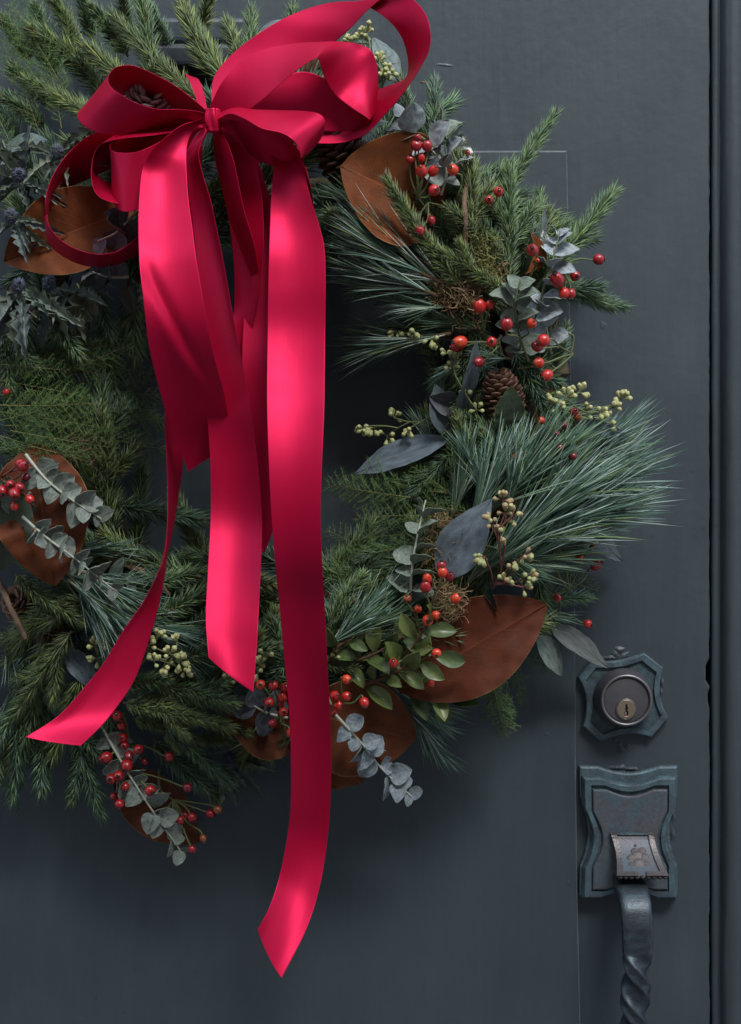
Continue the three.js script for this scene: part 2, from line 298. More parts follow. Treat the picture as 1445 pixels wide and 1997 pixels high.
// ================================================================ handle set
{
  const cx = 1224, cy = 1630, c = pt(cx, cy, 0), k = (D - 0.010) / D;
  const t = group('door_handle', null, V(c.x, c.y, 0));
  tag(t, 'dark twisted iron door pull with thumb latch on a curved bronze plate', 'door handle');
  const cor = (w, ho, in_, topd, botd, top, bot) => {                   // a plate with square corners and hollow sides
    const o = [], hw = w / 2, m = 0.5;
    const hollow = (x0, y0, x1, y1, dx, dy, n = 9) => { for (let i = 0; i <= n; i++) { const q = i / n, e = Math.sin(Math.PI * q) ** 1; o.push([lerp(x0, x1, q) + dx * e, lerp(y0, y1, q) + dy * e]); } };
    o.push([cx - hw, top]); hollow(cx - hw * 0.62, top, cx + hw * 0.62, top, 0, topd); o.push([cx + hw, top]);
    hollow(cx + hw - 1, top + ho, cx + hw - 1, bot - ho, -in_, 0); o.push([cx + hw, bot]);
    hollow(cx + hw * 0.62, bot, cx - hw * 0.62, bot, 0, -botd); o.push([cx - hw, bot]);
    hollow(cx - hw + 1, bot - ho, cx - hw + 1, top + ho, in_, 0); return o;
  };
  const b0 = scaleUV(extr(shapeOf(cor(192, 60, 16, 13, 13, 1492, 1745), cx, cy, 1), 0.0055, 0.0018), 14); mesh('backplate', b0, patinaRim, t);
  const o1 = cor(186, 60, 18, 14, 13, 1509, 1748);
  const b1 = scaleUV(extr(shapeOf(o1, cx, cy, k), 0.0105, 0.0022, 3, 0.0045), 30); mesh('plate', b1, patina, t);
  const inset = (pts, f, g) => pts.map(([x, y]) => [cx + (x - cx) * f, cy + (y - cy) * g]);
  const rs = shapeOf(inset(o1, 0.955, 0.97), cx, cy, k); rs.holes.push(new THREE.Path(shapeOf(inset(o1, 0.845, 0.885), cx, cy, k).getPoints(4)));
  const rim = scaleUV(extr(rs, 0.0024, 0.0009, 3), 14); rim.translate(0, 0, 0.0103); mesh('plate_rim', rim, patinaRim, t);
  const o2 = cor(146, 44, 19, 13, 9, 1534, 1729);
  const field = scaleUV(extr(shapeOf(o2, cx, cy, k), 0.0028, 0.0012, 3), 12); field.translate(0, 0, 0.0102); mesh('plate_field', field, bronze, t);
  // thumb latch: a curved tongue that swings out from the plate
  const tongue = (x0, x1, y0, y1, lift, th, m, name, taper = 1) => {
    const g = new GB(), nu = 12, nv = 8, F = [], B = [];
    for (let j = 0; j <= nu; j++) { const q = lerp(y0, y1, j / nu), fr = [], br = [];
      for (let i = 0; i <= nv; i++) { const s = lerp(x0, x1, i / nv);
        const wl = lerp(1190, 1203, q) + 5 * Math.sin(q * Math.PI), wr = lerp(1274, 1305, q) - 5 * Math.sin(q * Math.PI), z = 0.014 + 0.024 * q ** 1.5;
        const p = pt(lerp(wl, wr, s), lerp(1623, 1708, q), z + lift); fr.push(g.v(p.x - c.x, p.y - c.y, p.z, W1, s * 0.5, q * 0.5)); br.push(g.v(p.x - c.x, p.y - c.y - th * 0.4, p.z - th, W1, s * 0.5, q * 0.5)); }
      F.push(fr); B.push(br); }
    for (let j = 0; j < nu; j++) for (let i = 0; i < nv; i++) { g.quad(F[j][i], F[j + 1][i], F[j + 1][i + 1], F[j][i + 1]); g.quad(B[j][i], B[j][i + 1], B[j + 1][i + 1], B[j + 1][i]); }
    for (let j = 0; j < nu; j++) { g.quad(F[j][0], B[j][0], B[j + 1][0], F[j + 1][0]); g.quad(F[j][nv], F[j + 1][nv], B[j + 1][nv], B[j][nv]); }
    for (let i = 0; i < nv; i++) { g.quad(F[0][i], F[0][i + 1], B[0][i + 1], B[0][i]); g.quad(F[nu][i], B[nu][i], B[nu][i + 1], F[nu][i + 1]); }
    const q = g.geo(); q.deleteAttribute('color'); const ng = q.toNonIndexed(); ng.computeVertexNormals(); return mesh(name, ng, m, t);
  };
  tongue(0, 1, 0, 1, 0, 0.006, bronze, 'thumb_latch');
  tongue(0.0, 0.13, 0, 0.90, 0.0018, 0.003, bronzeRaw, 'latch_border'); tongue(0.87, 1, 0, 0.90, 0.0018, 0.003, bronzeRaw, 'latch_border');
  tongue(0.0, 0.42, 0.90, 1.0, 0.0018, 0.003, bronzeRaw, 'latch_border'); tongue(0.58, 1.0, 0.90, 1.0, 0.0018, 0.003, bronzeRaw, 'latch_border'); tongue(0.08, 0.92, 0, 0.06, 0.0014, 0.003, patinaRim, 'latch_border');
  for (let i = 0; i < 9; i++) { const p = pt(lerp(1210, 1298, i / 8), 1711, 0.038), q = new THREE.SphereGeometry(0.0021, 10, 8); q.scale(1, 0.8, 1.1); q.translate(p.x - c.x, p.y - c.y, p.z - 0.001); mesh('bead', q, bronzeRaw, t); }
  // worn emblem in low relief on the tongue
  for (const [x, y, r] of [[1244, 1671, 12], [1257, 1673, 9], [1232, 1674, 9], [1246, 1685, 11], [1252, 1660, 8], [1238, 1661, 8], [1260, 1685, 7], [1232, 1686, 6], [1239, 1649, 3]]) { const q0 = (y - 1623) / 85, p = pt(x, y, 0.014 + 0.024 * q0 ** 1.5 + 0.0002), q = new THREE.SphereGeometry(r * S, 14, 8); q.scale(1, 1, 0.16); q.rotateX(-0.55); q.translate(p.x - c.x, p.y - c.y, p.z); mesh('emblem', q, bronzeRaw, t); }
  // grip: flat bar that bows out, then twists
  const path = [[1226, 1716, 0.010], [1229, 1728, 0.024], [1234, 1746, 0.037], [1239, 1770, 0.045], [1242, 1800, 0.049], [1243, 1840, 0.051], [1242, 1880, 0.052], [1240, 1920, 0.052], [1238, 1960, 0.052], [1237, 2000, 0.052], [1236, 2060, 0.052], [1236, 2130, 0.051], [1236, 2190, 0.047], [1236, 2240, 0.034], [1236, 2262, 0.012]].map(a => pt(...a));
  const cv = new THREE.CatmullRomCurve3(path, false, 'centripetal'), n = 220, g = new GB(); let prev = null; const ns = 28;
  for (let j = 0; j <= n; j++) {
    const u = j / n, p = cv.getPointAt(u), T = cv.getTangentAt(u), X = V(1, 0, 0).addScaledVector(T, -T.x).normalize(), Z = V().crossVectors(X, T);
    const py = PY - (p.y - CY) / S / ((D - p.z) / D);
    const tw = py < 1862 ? 0 : py > 2140 ? (2140 - 1862) * 0.039 : (py - 1862) * 0.039, hw = (py < 1862 ? lerp(0.0118, 0.0104, cl((py - 1716) / 140)) : 0.0098), ht = py < 1862 ? 0.0058 : lerp(0.0058, 0.0070, cl((py - 1862) / 40));
    const row = [];
    for (let s = 0; s < ns; s++) {
      const a = s / ns * Math.PI * 2, e = 0.42, x = hw * Math.sign(Math.cos(a)) * Math.abs(Math.cos(a)) ** e, z = ht * Math.sign(Math.sin(a)) * Math.abs(Math.sin(a)) ** e, xx = x * Math.cos(tw) - z * Math.sin(tw), zz = x * Math.sin(tw) + z * Math.cos(tw);
      row.push(g.v(p.x - c.x + X.x * xx + Z.x * zz, p.y - c.y + X.y * xx + Z.y * zz, p.z + X.z * xx + Z.z * zz, W1, s / ns * 1.8, u * 8));
    }
    if (prev) for (let s = 0; s < ns; s++) { const q = (s + 1) % ns; g.quad(prev[s], row[s], row[q], prev[q]); }
    prev = row;
  }
  const q = g.geo(); q.deleteAttribute('color'); mesh('grip', q, iron, t);
  const fb = scaleUV(extr(shapeOf(cor(110, 30, 10, 8, 8, 2215, 2330).map(([x, y]) => [x + 12, y]), cx, cy, 1), 0.010, 0.002), 14); mesh('foot_plate', fb, patina, t);
}

// ================================================================ wreath
const WC = pt(550, 780, 0), wreath = group('wreath', null, V(WC.x, WC.y, 0));
tag(wreath, 'mixed evergreen wreath with rose hips, magnolia leaves, eucalyptus and cones hung on the door', 'wreath');
const zs = (x, y) => { const t = (Math.hypot(x - 550, y - 780) - 470) / 230; return 0.045 + 0.05 * Math.sqrt(Math.max(0, 1 - t * t)); };
const toW = p => p.sub(wreath.position);
const P = (x, y, dz = 0) => toW(pt(x, y, Math.max(0.006, zs(x, y) + dz)));
const PZ = (x, y, z) => toW(pt(x, y, z));
function basis(o, a, y, z, s) {                     // origin, long axis, facing, size
  const Y = y.clone().normalize(), Z = z.clone().addScaledVector(Y, -z.dot(Y)); if (Z.lengthSq() < 1e-8) Z.set(1, 0, 0).addScaledVector(Y, -Y.x); Z.normalize();
  const X = V().crossVectors(Y, Z); o.quaternion.setFromRotationMatrix(new THREE.Matrix4().makeBasis(X, Y, Z)); o.position.copy(a);
  if (typeof s === 'number') o.scale.setScalar(s); else o.scale.copy(s); return o;
}
function lay(o, a, b, L, roll = 0, face = V(0, 0, 1)) { const d = b.clone().sub(a), l = d.length(); const f = face.clone().applyAxisAngle(d.clone().normalize(), roll); return basis(o, a, d, f, l / L); }

// ---- base ring of twigs
{
  const g = new GB();
  for (let k = 0; k < 46; k++) {
    const a0 = rr(0, 6.283), span = rr(0.6, 1.5), r0 = rr(-0.032, 0.018), z0 = rr(0.018, 0.062), pts = [];
    for (let i = 0; i <= 12; i++) { const a = a0 + span * i / 12, R = 0.178 + r0 + 0.006 * Math.sin(i + k); pts.push(V(Math.cos(a) * R, Math.sin(a) * R, z0 + 0.006 * Math.sin(i * 0.7 + k * 2))); }
    g.rod(pts, rr(0.003, 0.007), 6, C(rr(0.7, 1.2), rr(0.7, 1.1), rr(0.7, 1)), 0.2);
  }
  stuff(mesh('twig_ring', g.geo(), darkBark, wreath));
}
// ---- spruce sprigs
function spruceGeo(L, o = {}) {
  const stem = new GB(), nd = new GB(), bend = o.bend ?? rr(-0.14, 0.14), bz = rr(-0.08, 0.08);
  const axis = (t) => V(bend * L * t * t, L * t, bz * L * t * t);
  const doAxis = (f, len, dens, nl, rad) => {
    const pts = []; for (let i = 0; i <= 8; i++) pts.push(f(i / 8));
    stem.rod(pts, t => rad * (1 - 0.55 * t), 5, t => { const k = rr(0.75, 1.25); return C(k * (0.8 + 0.5 * t), k * (0.8 + 0.35 * t), k); }, 0.25);
    const n = Math.round(len * dens); let ph = rnd() * 6;
    for (let i = 0; i < n; i++) {
      const t = Math.min(0.995, 0.03 + 0.97 * (i + rnd()) / n), p = f(t), T = f(Math.min(1, t + 0.02)).sub(f(Math.max(0, t - 0.02))).normalize();
      ph += 2.399; const N = V(0, 0, 1).addScaledVector(T, -T.z).normalize(), X = V().crossVectors(T, N);
      const a = ph + rr(-0.4, 0.4), lean = lerp(rr(0.75, 1.15), rr(0.25, 0.7), t ** 2), cx = Math.cos(a), cz = Math.sin(a) * 0.75;
      const d = X.clone().multiplyScalar(cx).addScaledVector(N, cz).normalize().multiplyScalar(Math.sin(lean)).addScaledVector(T, Math.cos(lean)).normalize();
      const l = nl * rr(0.7, 1.15) * (t > 0.85 ? 0.8 : 1), k = rr(0.55, 1.45), y = rnd() < 0.2 ? 1.75 : 1;
      nd.needle(p, d, l, rr(0.00050, 0.00076), C(k * y * rr(0.9, 1.15), k * y, k * rr(0.75, 1.2)), T.clone().multiplyScalar(l * rr(0.05, 0.3)), 2);
    }
    const e = f(1), T = f(1).sub(f(0.95)).normalize();                    // buds
    for (let i = 0; i < 3; i++) stem.rod([e, e.clone().addScaledVector(T, 0.002).add(V(rr(-1, 1), 0, rr(-1, 1)).multiplyScalar(0.0012)), e.clone().addScaledVector(T, 0.0045).add(V(rr(-1, 1), 0, rr(-1, 1)).multiplyScalar(0.002))], t => 0.0014 * (1 - t * 0.8), 5, C(1.7, 1.2, 0.8));
  };
  doAxis(axis, L, o.dens || 4300, o.nl || 0.0158, 0.0013);
  for (let s = 0; s < (o.side || 0); s++) {
    const t0 = 0.25 + 0.45 * s / (o.side), p0 = axis(t0), sg = s % 2 ? 1 : -1, len = L * rr(0.3, 0.45) * (1 - t0 * 0.5), d = V(sg * rr(0.55, 0.8), 1, rr(-0.3, 0.4)).normalize();
    doAxis(t => p0.clone().addScaledVector(d, len * t).add(V(0, len * 0.12 * t * t, 0)), len, (o.dens || 4300), (o.nl || 0.0158) * 0.85, 0.0009);
  }
  return { stem: stem.geo(), nd: nd.geo(), L };
}
const spruceV = [[0.07, 0], [0.075, 0], [0.095, 0], [0.10, 2], [0.105, 2], [0.12, 3], [0.125, 0], [0.09, 2]].map(([L, side]) => spruceGeo(L, { side }));
const spruceSmall = [0.05, 0.055, 0.045].map(L => spruceGeo(L, { nl: 0.0128, dens: 4800 }));
function spruce(a, b, m = 0, roll, vi) {
  const len = a.distanceTo(b); let v;
  if (vi !== undefined) v = spruceV[vi]; else { const c = (len < 0.06 ? spruceSmall : spruceV).filter(q => Math.abs(q.L / len - 1) < 0.3); v = c.length ? pick(c) : spruceV.concat(spruceSmall).reduce((p, q) => Math.abs(q.L - len) < Math.abs(p.L - len) ? q : p); }
  const s = group('spruce_sprig', wreath); lay(s, a, b, v.L, roll ?? rr(-0.6, 0.6));
  mesh('stem', v.stem, bark, s); stuff(mesh('needles', v.nd, spruceMats[m], s)); return s;
}
// filler all round the ring, under what is laid by hand
for (let k = 0; k < 235; k++) {
  const a = (k + rnd()) / 235 * Math.PI * 2, R = rr(330, 545), x = 550 + R * Math.cos(a), y = 780 + R * Math.sin(a);
  const out = R > 455 ? rr(0.05, 0.95) : rr(-0.75, 0.25), ta = a + Math.PI / 2 * (1 - out) * (rnd() < 0.7 ? 1 : -1), L = rr(150, 235) * (R < 400 ? 0.8 : 1);
  const x2 = x + L * Math.cos(ta), y2 = y + L * Math.sin(ta), r2 = Math.hypot(x2 - 550, y2 - 780); if (r2 < 275 || r2 > 690 || (x < 330 && y > 640 && y < 930) || (x > 620 && x < 890 && y > 900 && y < 1130)) continue;
  spruce(P(x, y, rr(-0.05, -0.012)), P(x2, y2, rr(-0.03, 0.0)), Math.floor(rnd() * 3));
}
// those the photograph singles out: root, tip, height offsets, tone
for (const [x0, y0, x1, y1, d0, d1, m, vi] of [
  [400, 205, 215, 58, -0.01, 0.0, 1, 6], [300, 165, 277, 2, -0.01, 0.01, 0], [420, 150, 345, 22, -0.01, 0.01, 1], [440, 165, 390, 58, 0, 0.012, 1], [486, 130, 493, 22, 0, 0.012, 0], [468, 130, 452, 40, -0.005, 0.01, 1],
  [190, 235, 55, 152, 0.0, 0.01, 1, 2], [190, 150, 78, 50, -0.005, 0.01, 1], [120, 210, 20, 140, -0.02, 0, 0], [250, 110, 190, 10, -0.02, 0, 0], [330, 100, 300, 10, -0.02, -0.005, 2], [210, 190, 130, 90, -0.02, 0, 0],
  [845, 290, 850, 165, 0, 0.012, 2], [800, 250, 790, 155, -0.01, 0.005, 2], [870, 300, 905, 300, -0.01, 0.004, 1],
  [985, 590, 1003, 330, -0.002, 0.012, 0, 5], [955, 430, 1062, 232, -0.005, 0.012, 0, 6], [960, 470, 960, 350, -0.01, 0.0, 2], [1060, 545, 1198, 383, -0.005, 0.015, 0, 2],
  [900, 560, 735, 368, 0.012, 0.03, 1, 6], [985, 570, 845, 478, 0.01, 0.022, 1, 4], [915, 530, 920, 325, 0.0, 0.016, 1, 7], [900, 430, 935, 330, 0.0, 0.015, 1], [880, 470, 830, 380, -0.004, 0.002, 0],
  [830, 470, 700, 470, -0.02, -0.01, 2], [870, 520, 740, 540, -0.01, 0.0, 2], [860, 480, 760, 430, -0.012, 0.0, 0], [930, 640, 850, 610, 0, 0.005, 0], [1000, 720, 930, 770, -0.005, 0.0, 0], [1010, 700, 1090, 760, -0.01, 0, 2],
  [970, 850, 900, 800, 0, 0.006, 0], [960, 880, 985, 800, 0, 0.006, 0], [980, 930, 950, 840, 0.004, 0.012, 0], [920, 900, 900, 810, 0, 0.008, 1],
  [95, 600, 145, 700, 0, 0.012, 0], [60, 620, 30, 720, -0.01, 0, 0], [190, 560, 210, 660, -0.02, -0.01, 2],
  [95, 1170, 10, 1300, 0.01, 0.014, 1], [60, 1250, 15, 1555, 0.002, 0.008, 2, 5], [95, 1240, 50, 1420, 0.006, 0.012, 1], [130, 1370, 195, 1582, 0.0, 0.012, 2, 7], [60, 1350, 100, 1480, -0.005, 0.004, 0], [170, 1170, 40, 1210, 0.004, 0.012, 1], [130, 1260, 60, 1330, 0, 0.012, 1],
  [240, 1370, 412, 1412, 0.012, 0.022, 1, 4], [320, 1410, 442, 1528, 0.010, 0.02, 2, 2], [300, 1330, 440, 1380, 0.0, 0.01, 1], [350, 1360, 440, 1330, -0.005, 0.006, 0], [250, 1330, 330, 1330, 0, 0.01, 0], [380, 1440, 455, 1450, -0.01, 0.0, 1], [350, 1480, 420, 1560, -0.015, -0.005, 1],
  [270, 1150, 395, 1108, -0.01, 0.0, 0], [290, 1210, 412, 1162, -0.006, 0.004, 0], [400, 1240, 420, 1130, -0.01, 0.0, 0], [330, 1290, 430, 1270, 0, 0.008, 0], [450, 1320, 560, 1200, -0.01, 0.0, 0], [520, 1300, 530, 1190, -0.01, 0.002, 1],
  [640, 1250, 695, 1180, 0, 0.012, 0], [620, 1290, 690, 1310, 0, 0.014, 1], [700, 1270, 640, 1180, -0.01, 0, 2], [770, 1230, 700, 1130, -0.012, 0, 0], [800, 1060, 700, 1080, -0.02, -0.006, 2], [860, 1130, 800, 1020, -0.015, -0.004, 0],
  [640, 360, 560, 400, -0.02, -0.01, 2], [700, 380, 620, 430, -0.02, -0.01, 0], [560, 350, 520, 440, -0.03, -0.02, 2], [300, 350, 260, 470, -0.03, -0.02, 0], [240, 420, 280, 560, -0.03, -0.02, 0],
  [1060, 1170, 1140, 1160, -0.02, -0.01, 2], [40, 900, 110, 1000, -0.03, -0.015, 0], [60, 1100, 170, 1150, -0.01, 0.0, 0], [150, 1180, 240, 1230, 0, 0.006, 1], [200, 1290, 270, 1360, -0.004, 0.004, 1],
  [120, 1200, 0, 1250, 0.014, 0.02, 1], [140, 1230, 20, 1400, 0.012, 0.02, 1], [90, 1300, 30, 1480, 0.01, 0.016, 0], [160, 1310, 110, 1470, 0.008, 0.014, 1], [200, 1340, 230, 1500, 0.0, 0.01, 2], [90, 1400, 70, 1540, 0.0, 0.008, 2], [150, 1450, 150, 1560, -0.006, 0.006, 0], [30, 1120, 100, 1190, 0.016, 0.02, 1], [0, 1380, -10, 1520, 0.006, 0.012, 0], [70, 1150, 150, 1220, 0.012, 0.018, 1], [260, 1400, 390, 1450, 0.008, 0.016, 1, 4], [300, 1370, 450, 1420, 0.01, 0.02, 1, 2], [350, 1340, 460, 1370, 0.006, 0.014, 0], [400, 1400, 480, 1440, 0, 0.01, 1], [300, 1440, 390, 1540, 0.004, 0.012, 2], [400, 1300, 480, 1230, 0, 0.01, 0], [470, 1330, 500, 1230, 0.002, 0.012, 1], [560, 1310, 540, 1210, 0, 0.01, 0], [430, 1290, 540, 1270, 0, 0.01, 0], [350, 1250, 440, 1190, -0.004, 0.004, 0], [640, 1220, 700, 1120, 0.004, 0.012, 0], [760, 1180, 680, 1240, 0.004, 0.012, 1], [850, 1200, 770, 1150, 0.002, 0.01, 0], [740, 470, 640, 420, -0.006, 0.006, 0], [800, 520, 690, 560, -0.004, 0.006, 2], [880, 640, 780, 680, -0.006, 0.002, 2], [950, 470, 880, 400, 0.004, 0.014, 1], [1010, 470, 1045, 400, -0.006, 0.006, 0], [940, 400, 900, 300, -0.006, 0.006, 1], [1040, 600, 1120, 560, -0.012, 0, 0], [1080, 720, 1110, 640, -0.02, -0.01, 2], [90, 250, 10, 180, 0, 0.012, 0], [270, 180, 170, 100, -0.004, 0.01, 1], [150, 90, 110, -10, -0.006, 0.01, 1], [250, 70, 240, -30, -0.01, 0.006, 0], [380, 90, 420, -10, -0.01, 0.006, 1], [560, 110, 580, 20, -0.02, -0.004, 0], [60, 120, 10, 30, -0.02, -0.006, 0], [110, 150, 60, 20, -0.02, -0.006, 2], [180, 80, 150, -30, -0.02, -0.004, 0], [30, 260, -30, 160, -0.01, 0, 0], [0, 600, 25, 760, -0.02, 0.0, 0], [40, 640, 20, 780, -0.02, -0.004, 2], [-10, 640, 60, 720, -0.012, 0.002, 0], [110, 640, 130, 760, -0.03, -0.012, 0]])
  spruce(P(x0, y0, d0), P(x1, y1, d1), m, undefined, vi);
// ---- long-needled pine
function pineGeo(L, n, spread) {
  const stem = new GB(), nd = new GB(), sl = L * 0.42;
  stem.rod([V(0, 0, 0), V(0.001, sl * 0.5, 0), V(0, sl, 0)], t => 0.0017 * (1 - 0.4 * t), 6, C(0.8, 0.75, 0.6), 0.2);
  for (let f = 0; f < n / 4; f++) {
    const t = Math.pow(rnd(), 0.7), o = V(0, sl * t, 0), a = rnd() * 6.283, lean = spread * rr(0.25, 1.1) * (1 - 0.45 * t), base = V(Math.cos(a) * Math.sin(lean), Math.cos(lean), Math.sin(a) * Math.sin(lean) * 0.7);
    for (let j = 0; j < 4; j++) {
      const d = base.clone().add(V(rr(-1, 1), rr(-1, 1), rr(-1, 1)).multiplyScalar(0.10)).normalize(), l = L * rr(0.42, 0.68), k = rr(0.65, 1.45), q = rnd();
      const c = q < 0.26 ? C(2.3 * k, 2.0 * k, 2.2 * k) : q < 0.36 ? C(1.25 * k, 1.25 * k, 0.6 * k) : C(0.62 * k, 0.82 * k, 0.72 * k);
      nd.needle(o, d, l, rr(0.00045, 0.00078), c, V(rr(-1, 1), rr(-0.4, 0.2), rr(-1, 1)).multiplyScalar(l * 0.12), 4);
    }
  }
  return { stem: stem.geo(), nd: nd.geo(), L };
}
const pineV = [pineGeo(0.13, 150, 0.6), pineGeo(0.13, 130, 0.48), pineGeo(0.11, 120, 0.7), pineGeo(0.10, 90, 0.42)];
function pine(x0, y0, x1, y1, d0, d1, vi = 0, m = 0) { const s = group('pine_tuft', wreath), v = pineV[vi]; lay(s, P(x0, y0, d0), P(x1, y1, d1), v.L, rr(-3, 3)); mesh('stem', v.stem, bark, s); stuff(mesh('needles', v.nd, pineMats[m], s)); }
for (const a of [
  [930, 1120, 1190, 860, 0.004, 0.03, 0], [900, 1080, 1010, 800, 0.006, 0.02, 1], [960, 1080, 1290, 930, 0.004, 0.03, 0], [1010, 1000, 1320, 870, 0, 0.03, 0], [1000, 1040, 1310, 960, 0.0, 0.03, 1], [930, 1100, 1230, 1040, 0.0, 0.02, 3, 1], [1040, 950, 1290, 810, -0.008, 0.02, 2], [880, 1020, 930, 810, 0.0, 0.015, 3, 1], [940, 1020, 1120, 790, 0.004, 0.025, 2, 1], [900, 1150, 1080, 990, 0.004, 0.02, 1, 1], [980, 1120, 1180, 1000, 0, 0.02, 3],
  [850, 560, 625, 455, 0.0, 0.014, 1], [860, 590, 640, 520, -0.004, 0.008, 0], [870, 640, 650, 700, -0.01, 0.0, 1, 1], [880, 660, 640, 650, -0.006, 0.004, 3], [920, 640, 770, 600, 0, 0.014, 2, 1], [760, 430, 610, 350, -0.015, -0.004, 1, 1], [720, 420, 600, 420, -0.02, -0.004, 0, 1], [900, 700, 820, 760, 0, 0.006, 3], [1000, 700, 900, 690, 0.006, 0.016, 2], [860, 900, 800, 790, -0.01, 0, 3],
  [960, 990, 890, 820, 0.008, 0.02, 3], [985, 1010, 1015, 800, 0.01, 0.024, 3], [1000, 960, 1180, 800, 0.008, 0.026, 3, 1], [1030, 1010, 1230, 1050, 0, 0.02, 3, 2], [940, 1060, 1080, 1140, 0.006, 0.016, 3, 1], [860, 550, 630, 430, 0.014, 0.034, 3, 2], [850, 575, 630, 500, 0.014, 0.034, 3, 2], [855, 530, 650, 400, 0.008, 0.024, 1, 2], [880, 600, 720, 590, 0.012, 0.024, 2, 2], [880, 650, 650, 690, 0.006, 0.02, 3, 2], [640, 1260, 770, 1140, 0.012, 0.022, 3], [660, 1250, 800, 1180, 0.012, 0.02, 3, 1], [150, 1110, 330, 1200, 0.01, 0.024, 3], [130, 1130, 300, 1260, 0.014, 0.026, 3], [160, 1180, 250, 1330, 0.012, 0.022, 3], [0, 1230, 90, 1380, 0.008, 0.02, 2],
  [640, 1300, 790, 1105, 0.0, 0.014, 1, 1], [680, 1290, 810, 1150, 0.0, 0.01, 3], [720, 1230, 640, 1140, -0.01, 0.006, 2, 1], [610, 1240, 720, 1120, -0.01, 0.004, 0, 1],
  [90, 1090, 300, 1230, 0.0, 0.02, 1], [110, 1080, 285, 1060, -0.008, 0.004, 3], [140, 1110, 260, 1290, 0.002, 0.02, 0], [180, 1150, 330, 1130, -0.01, 0.004, 2], [230, 1200, 420, 1260, -0.008, 0.008, 1], [190, 1230, 250, 1370, 0.0, 0.014, 2, 1], [300, 1230, 420, 1330, -0.01, 0.006, 0, 1],
  [760, 1340, 905, 1405, 0.0, 0.01, 3], [800, 1390, 890, 1520, -0.004, 0.002, 3], [780, 1370, 900, 1440, -0.004, 0.004, 1], [1000, 1180, 1125, 1215, -0.016, -0.006, 3], [30, 1290, 60, 1480, -0.01, 0, 2, 1], [40, 300, 0, 180, -0.01, 0, 0], [20, 560, 60, 720, -0.01, 0, 2, 1], [100, 150, 40, 20, -0.02, 0, 2, 1],
  [-60, 500, -120, 720, -0.01, 0.01, 0], [-40, 1000, -130, 1180, -0.01, 0.01, 1], [560, 240, 700, 60, -0.03, -0.01, 2, 1]]) pine(...a);
// ---- feathery fern
function fernGeo(L, w) {
  const stem = new GB(), nd = new GB(), bend = rr(-0.12, 0.12), ax = t => V(bend * L * t * t, L * t, -0.10 * L * t * t);
  stem.rod([0, 0.25, 0.5, 0.75, 1].map(ax), t => 0.00055 * (1 - 0.7 * t), 4, C(1.6, 1.3, 1));
  const nb = Math.round(L / 0.0032);
  for (let b = 0; b < nb; b++) {
    const t = 0.08 + 0.92 * b / nb, p = ax(t), sg = b % 2 ? 1 : -1, bl = w * Math.pow(Math.sin(Math.PI * (0.12 + 0.85 * t)), 0.8) * rr(0.6, 1.15), d = V(sg * rr(0.7, 1), rr(0.5, 0.95), rr(-0.5, 0.55)).normalize();
    stem.rod([p, p.clone().addScaledVector(d, bl)], 0.00018, 3, C(1.2, 1.2, 1));
    const nn = Math.max(3, Math.round(bl / 0.0019));
    for (let q = 0; q < nn; q++) {
      const o = p.clone().addScaledVector(d, bl * (q + 0.3) / nn), k = rr(0.55, 1.5);
      for (let j = 0; j < 3; j++) nd.needle(o, d.clone().multiplyScalar(0.8).add(V(rr(-1, 1), rr(-1, 1), rr(-1, 1))).normalize(), rr(0.0038, 0.0072), rr(0.00014, 0.00026), C(k * rr(0.8, 1.3), k, k * rr(0.6, 1.1)), null, 1);
    }
  }
  return { stem: stem.geo(), nd: nd.geo(), L };
}
const fernV = [fernGeo(0.10, 0.026), fernGeo(0.12, 0.03), fernGeo(0.085, 0.022), fernGeo(0.07, 0.016)];
function fern(x0, y0, x1, y1, d0, d1, vi = 0, m = 0) { const s = group('fern_frond', wreath), v = fernV[vi]; lay(s, P(x0, y0, d0), P(x1, y1, d1), v.L, rr(-0.7, 0.7)); mesh('stem', v.stem, stemGreen, s); stuff(mesh('leaflets', v.nd, fernMats[m], s)); }
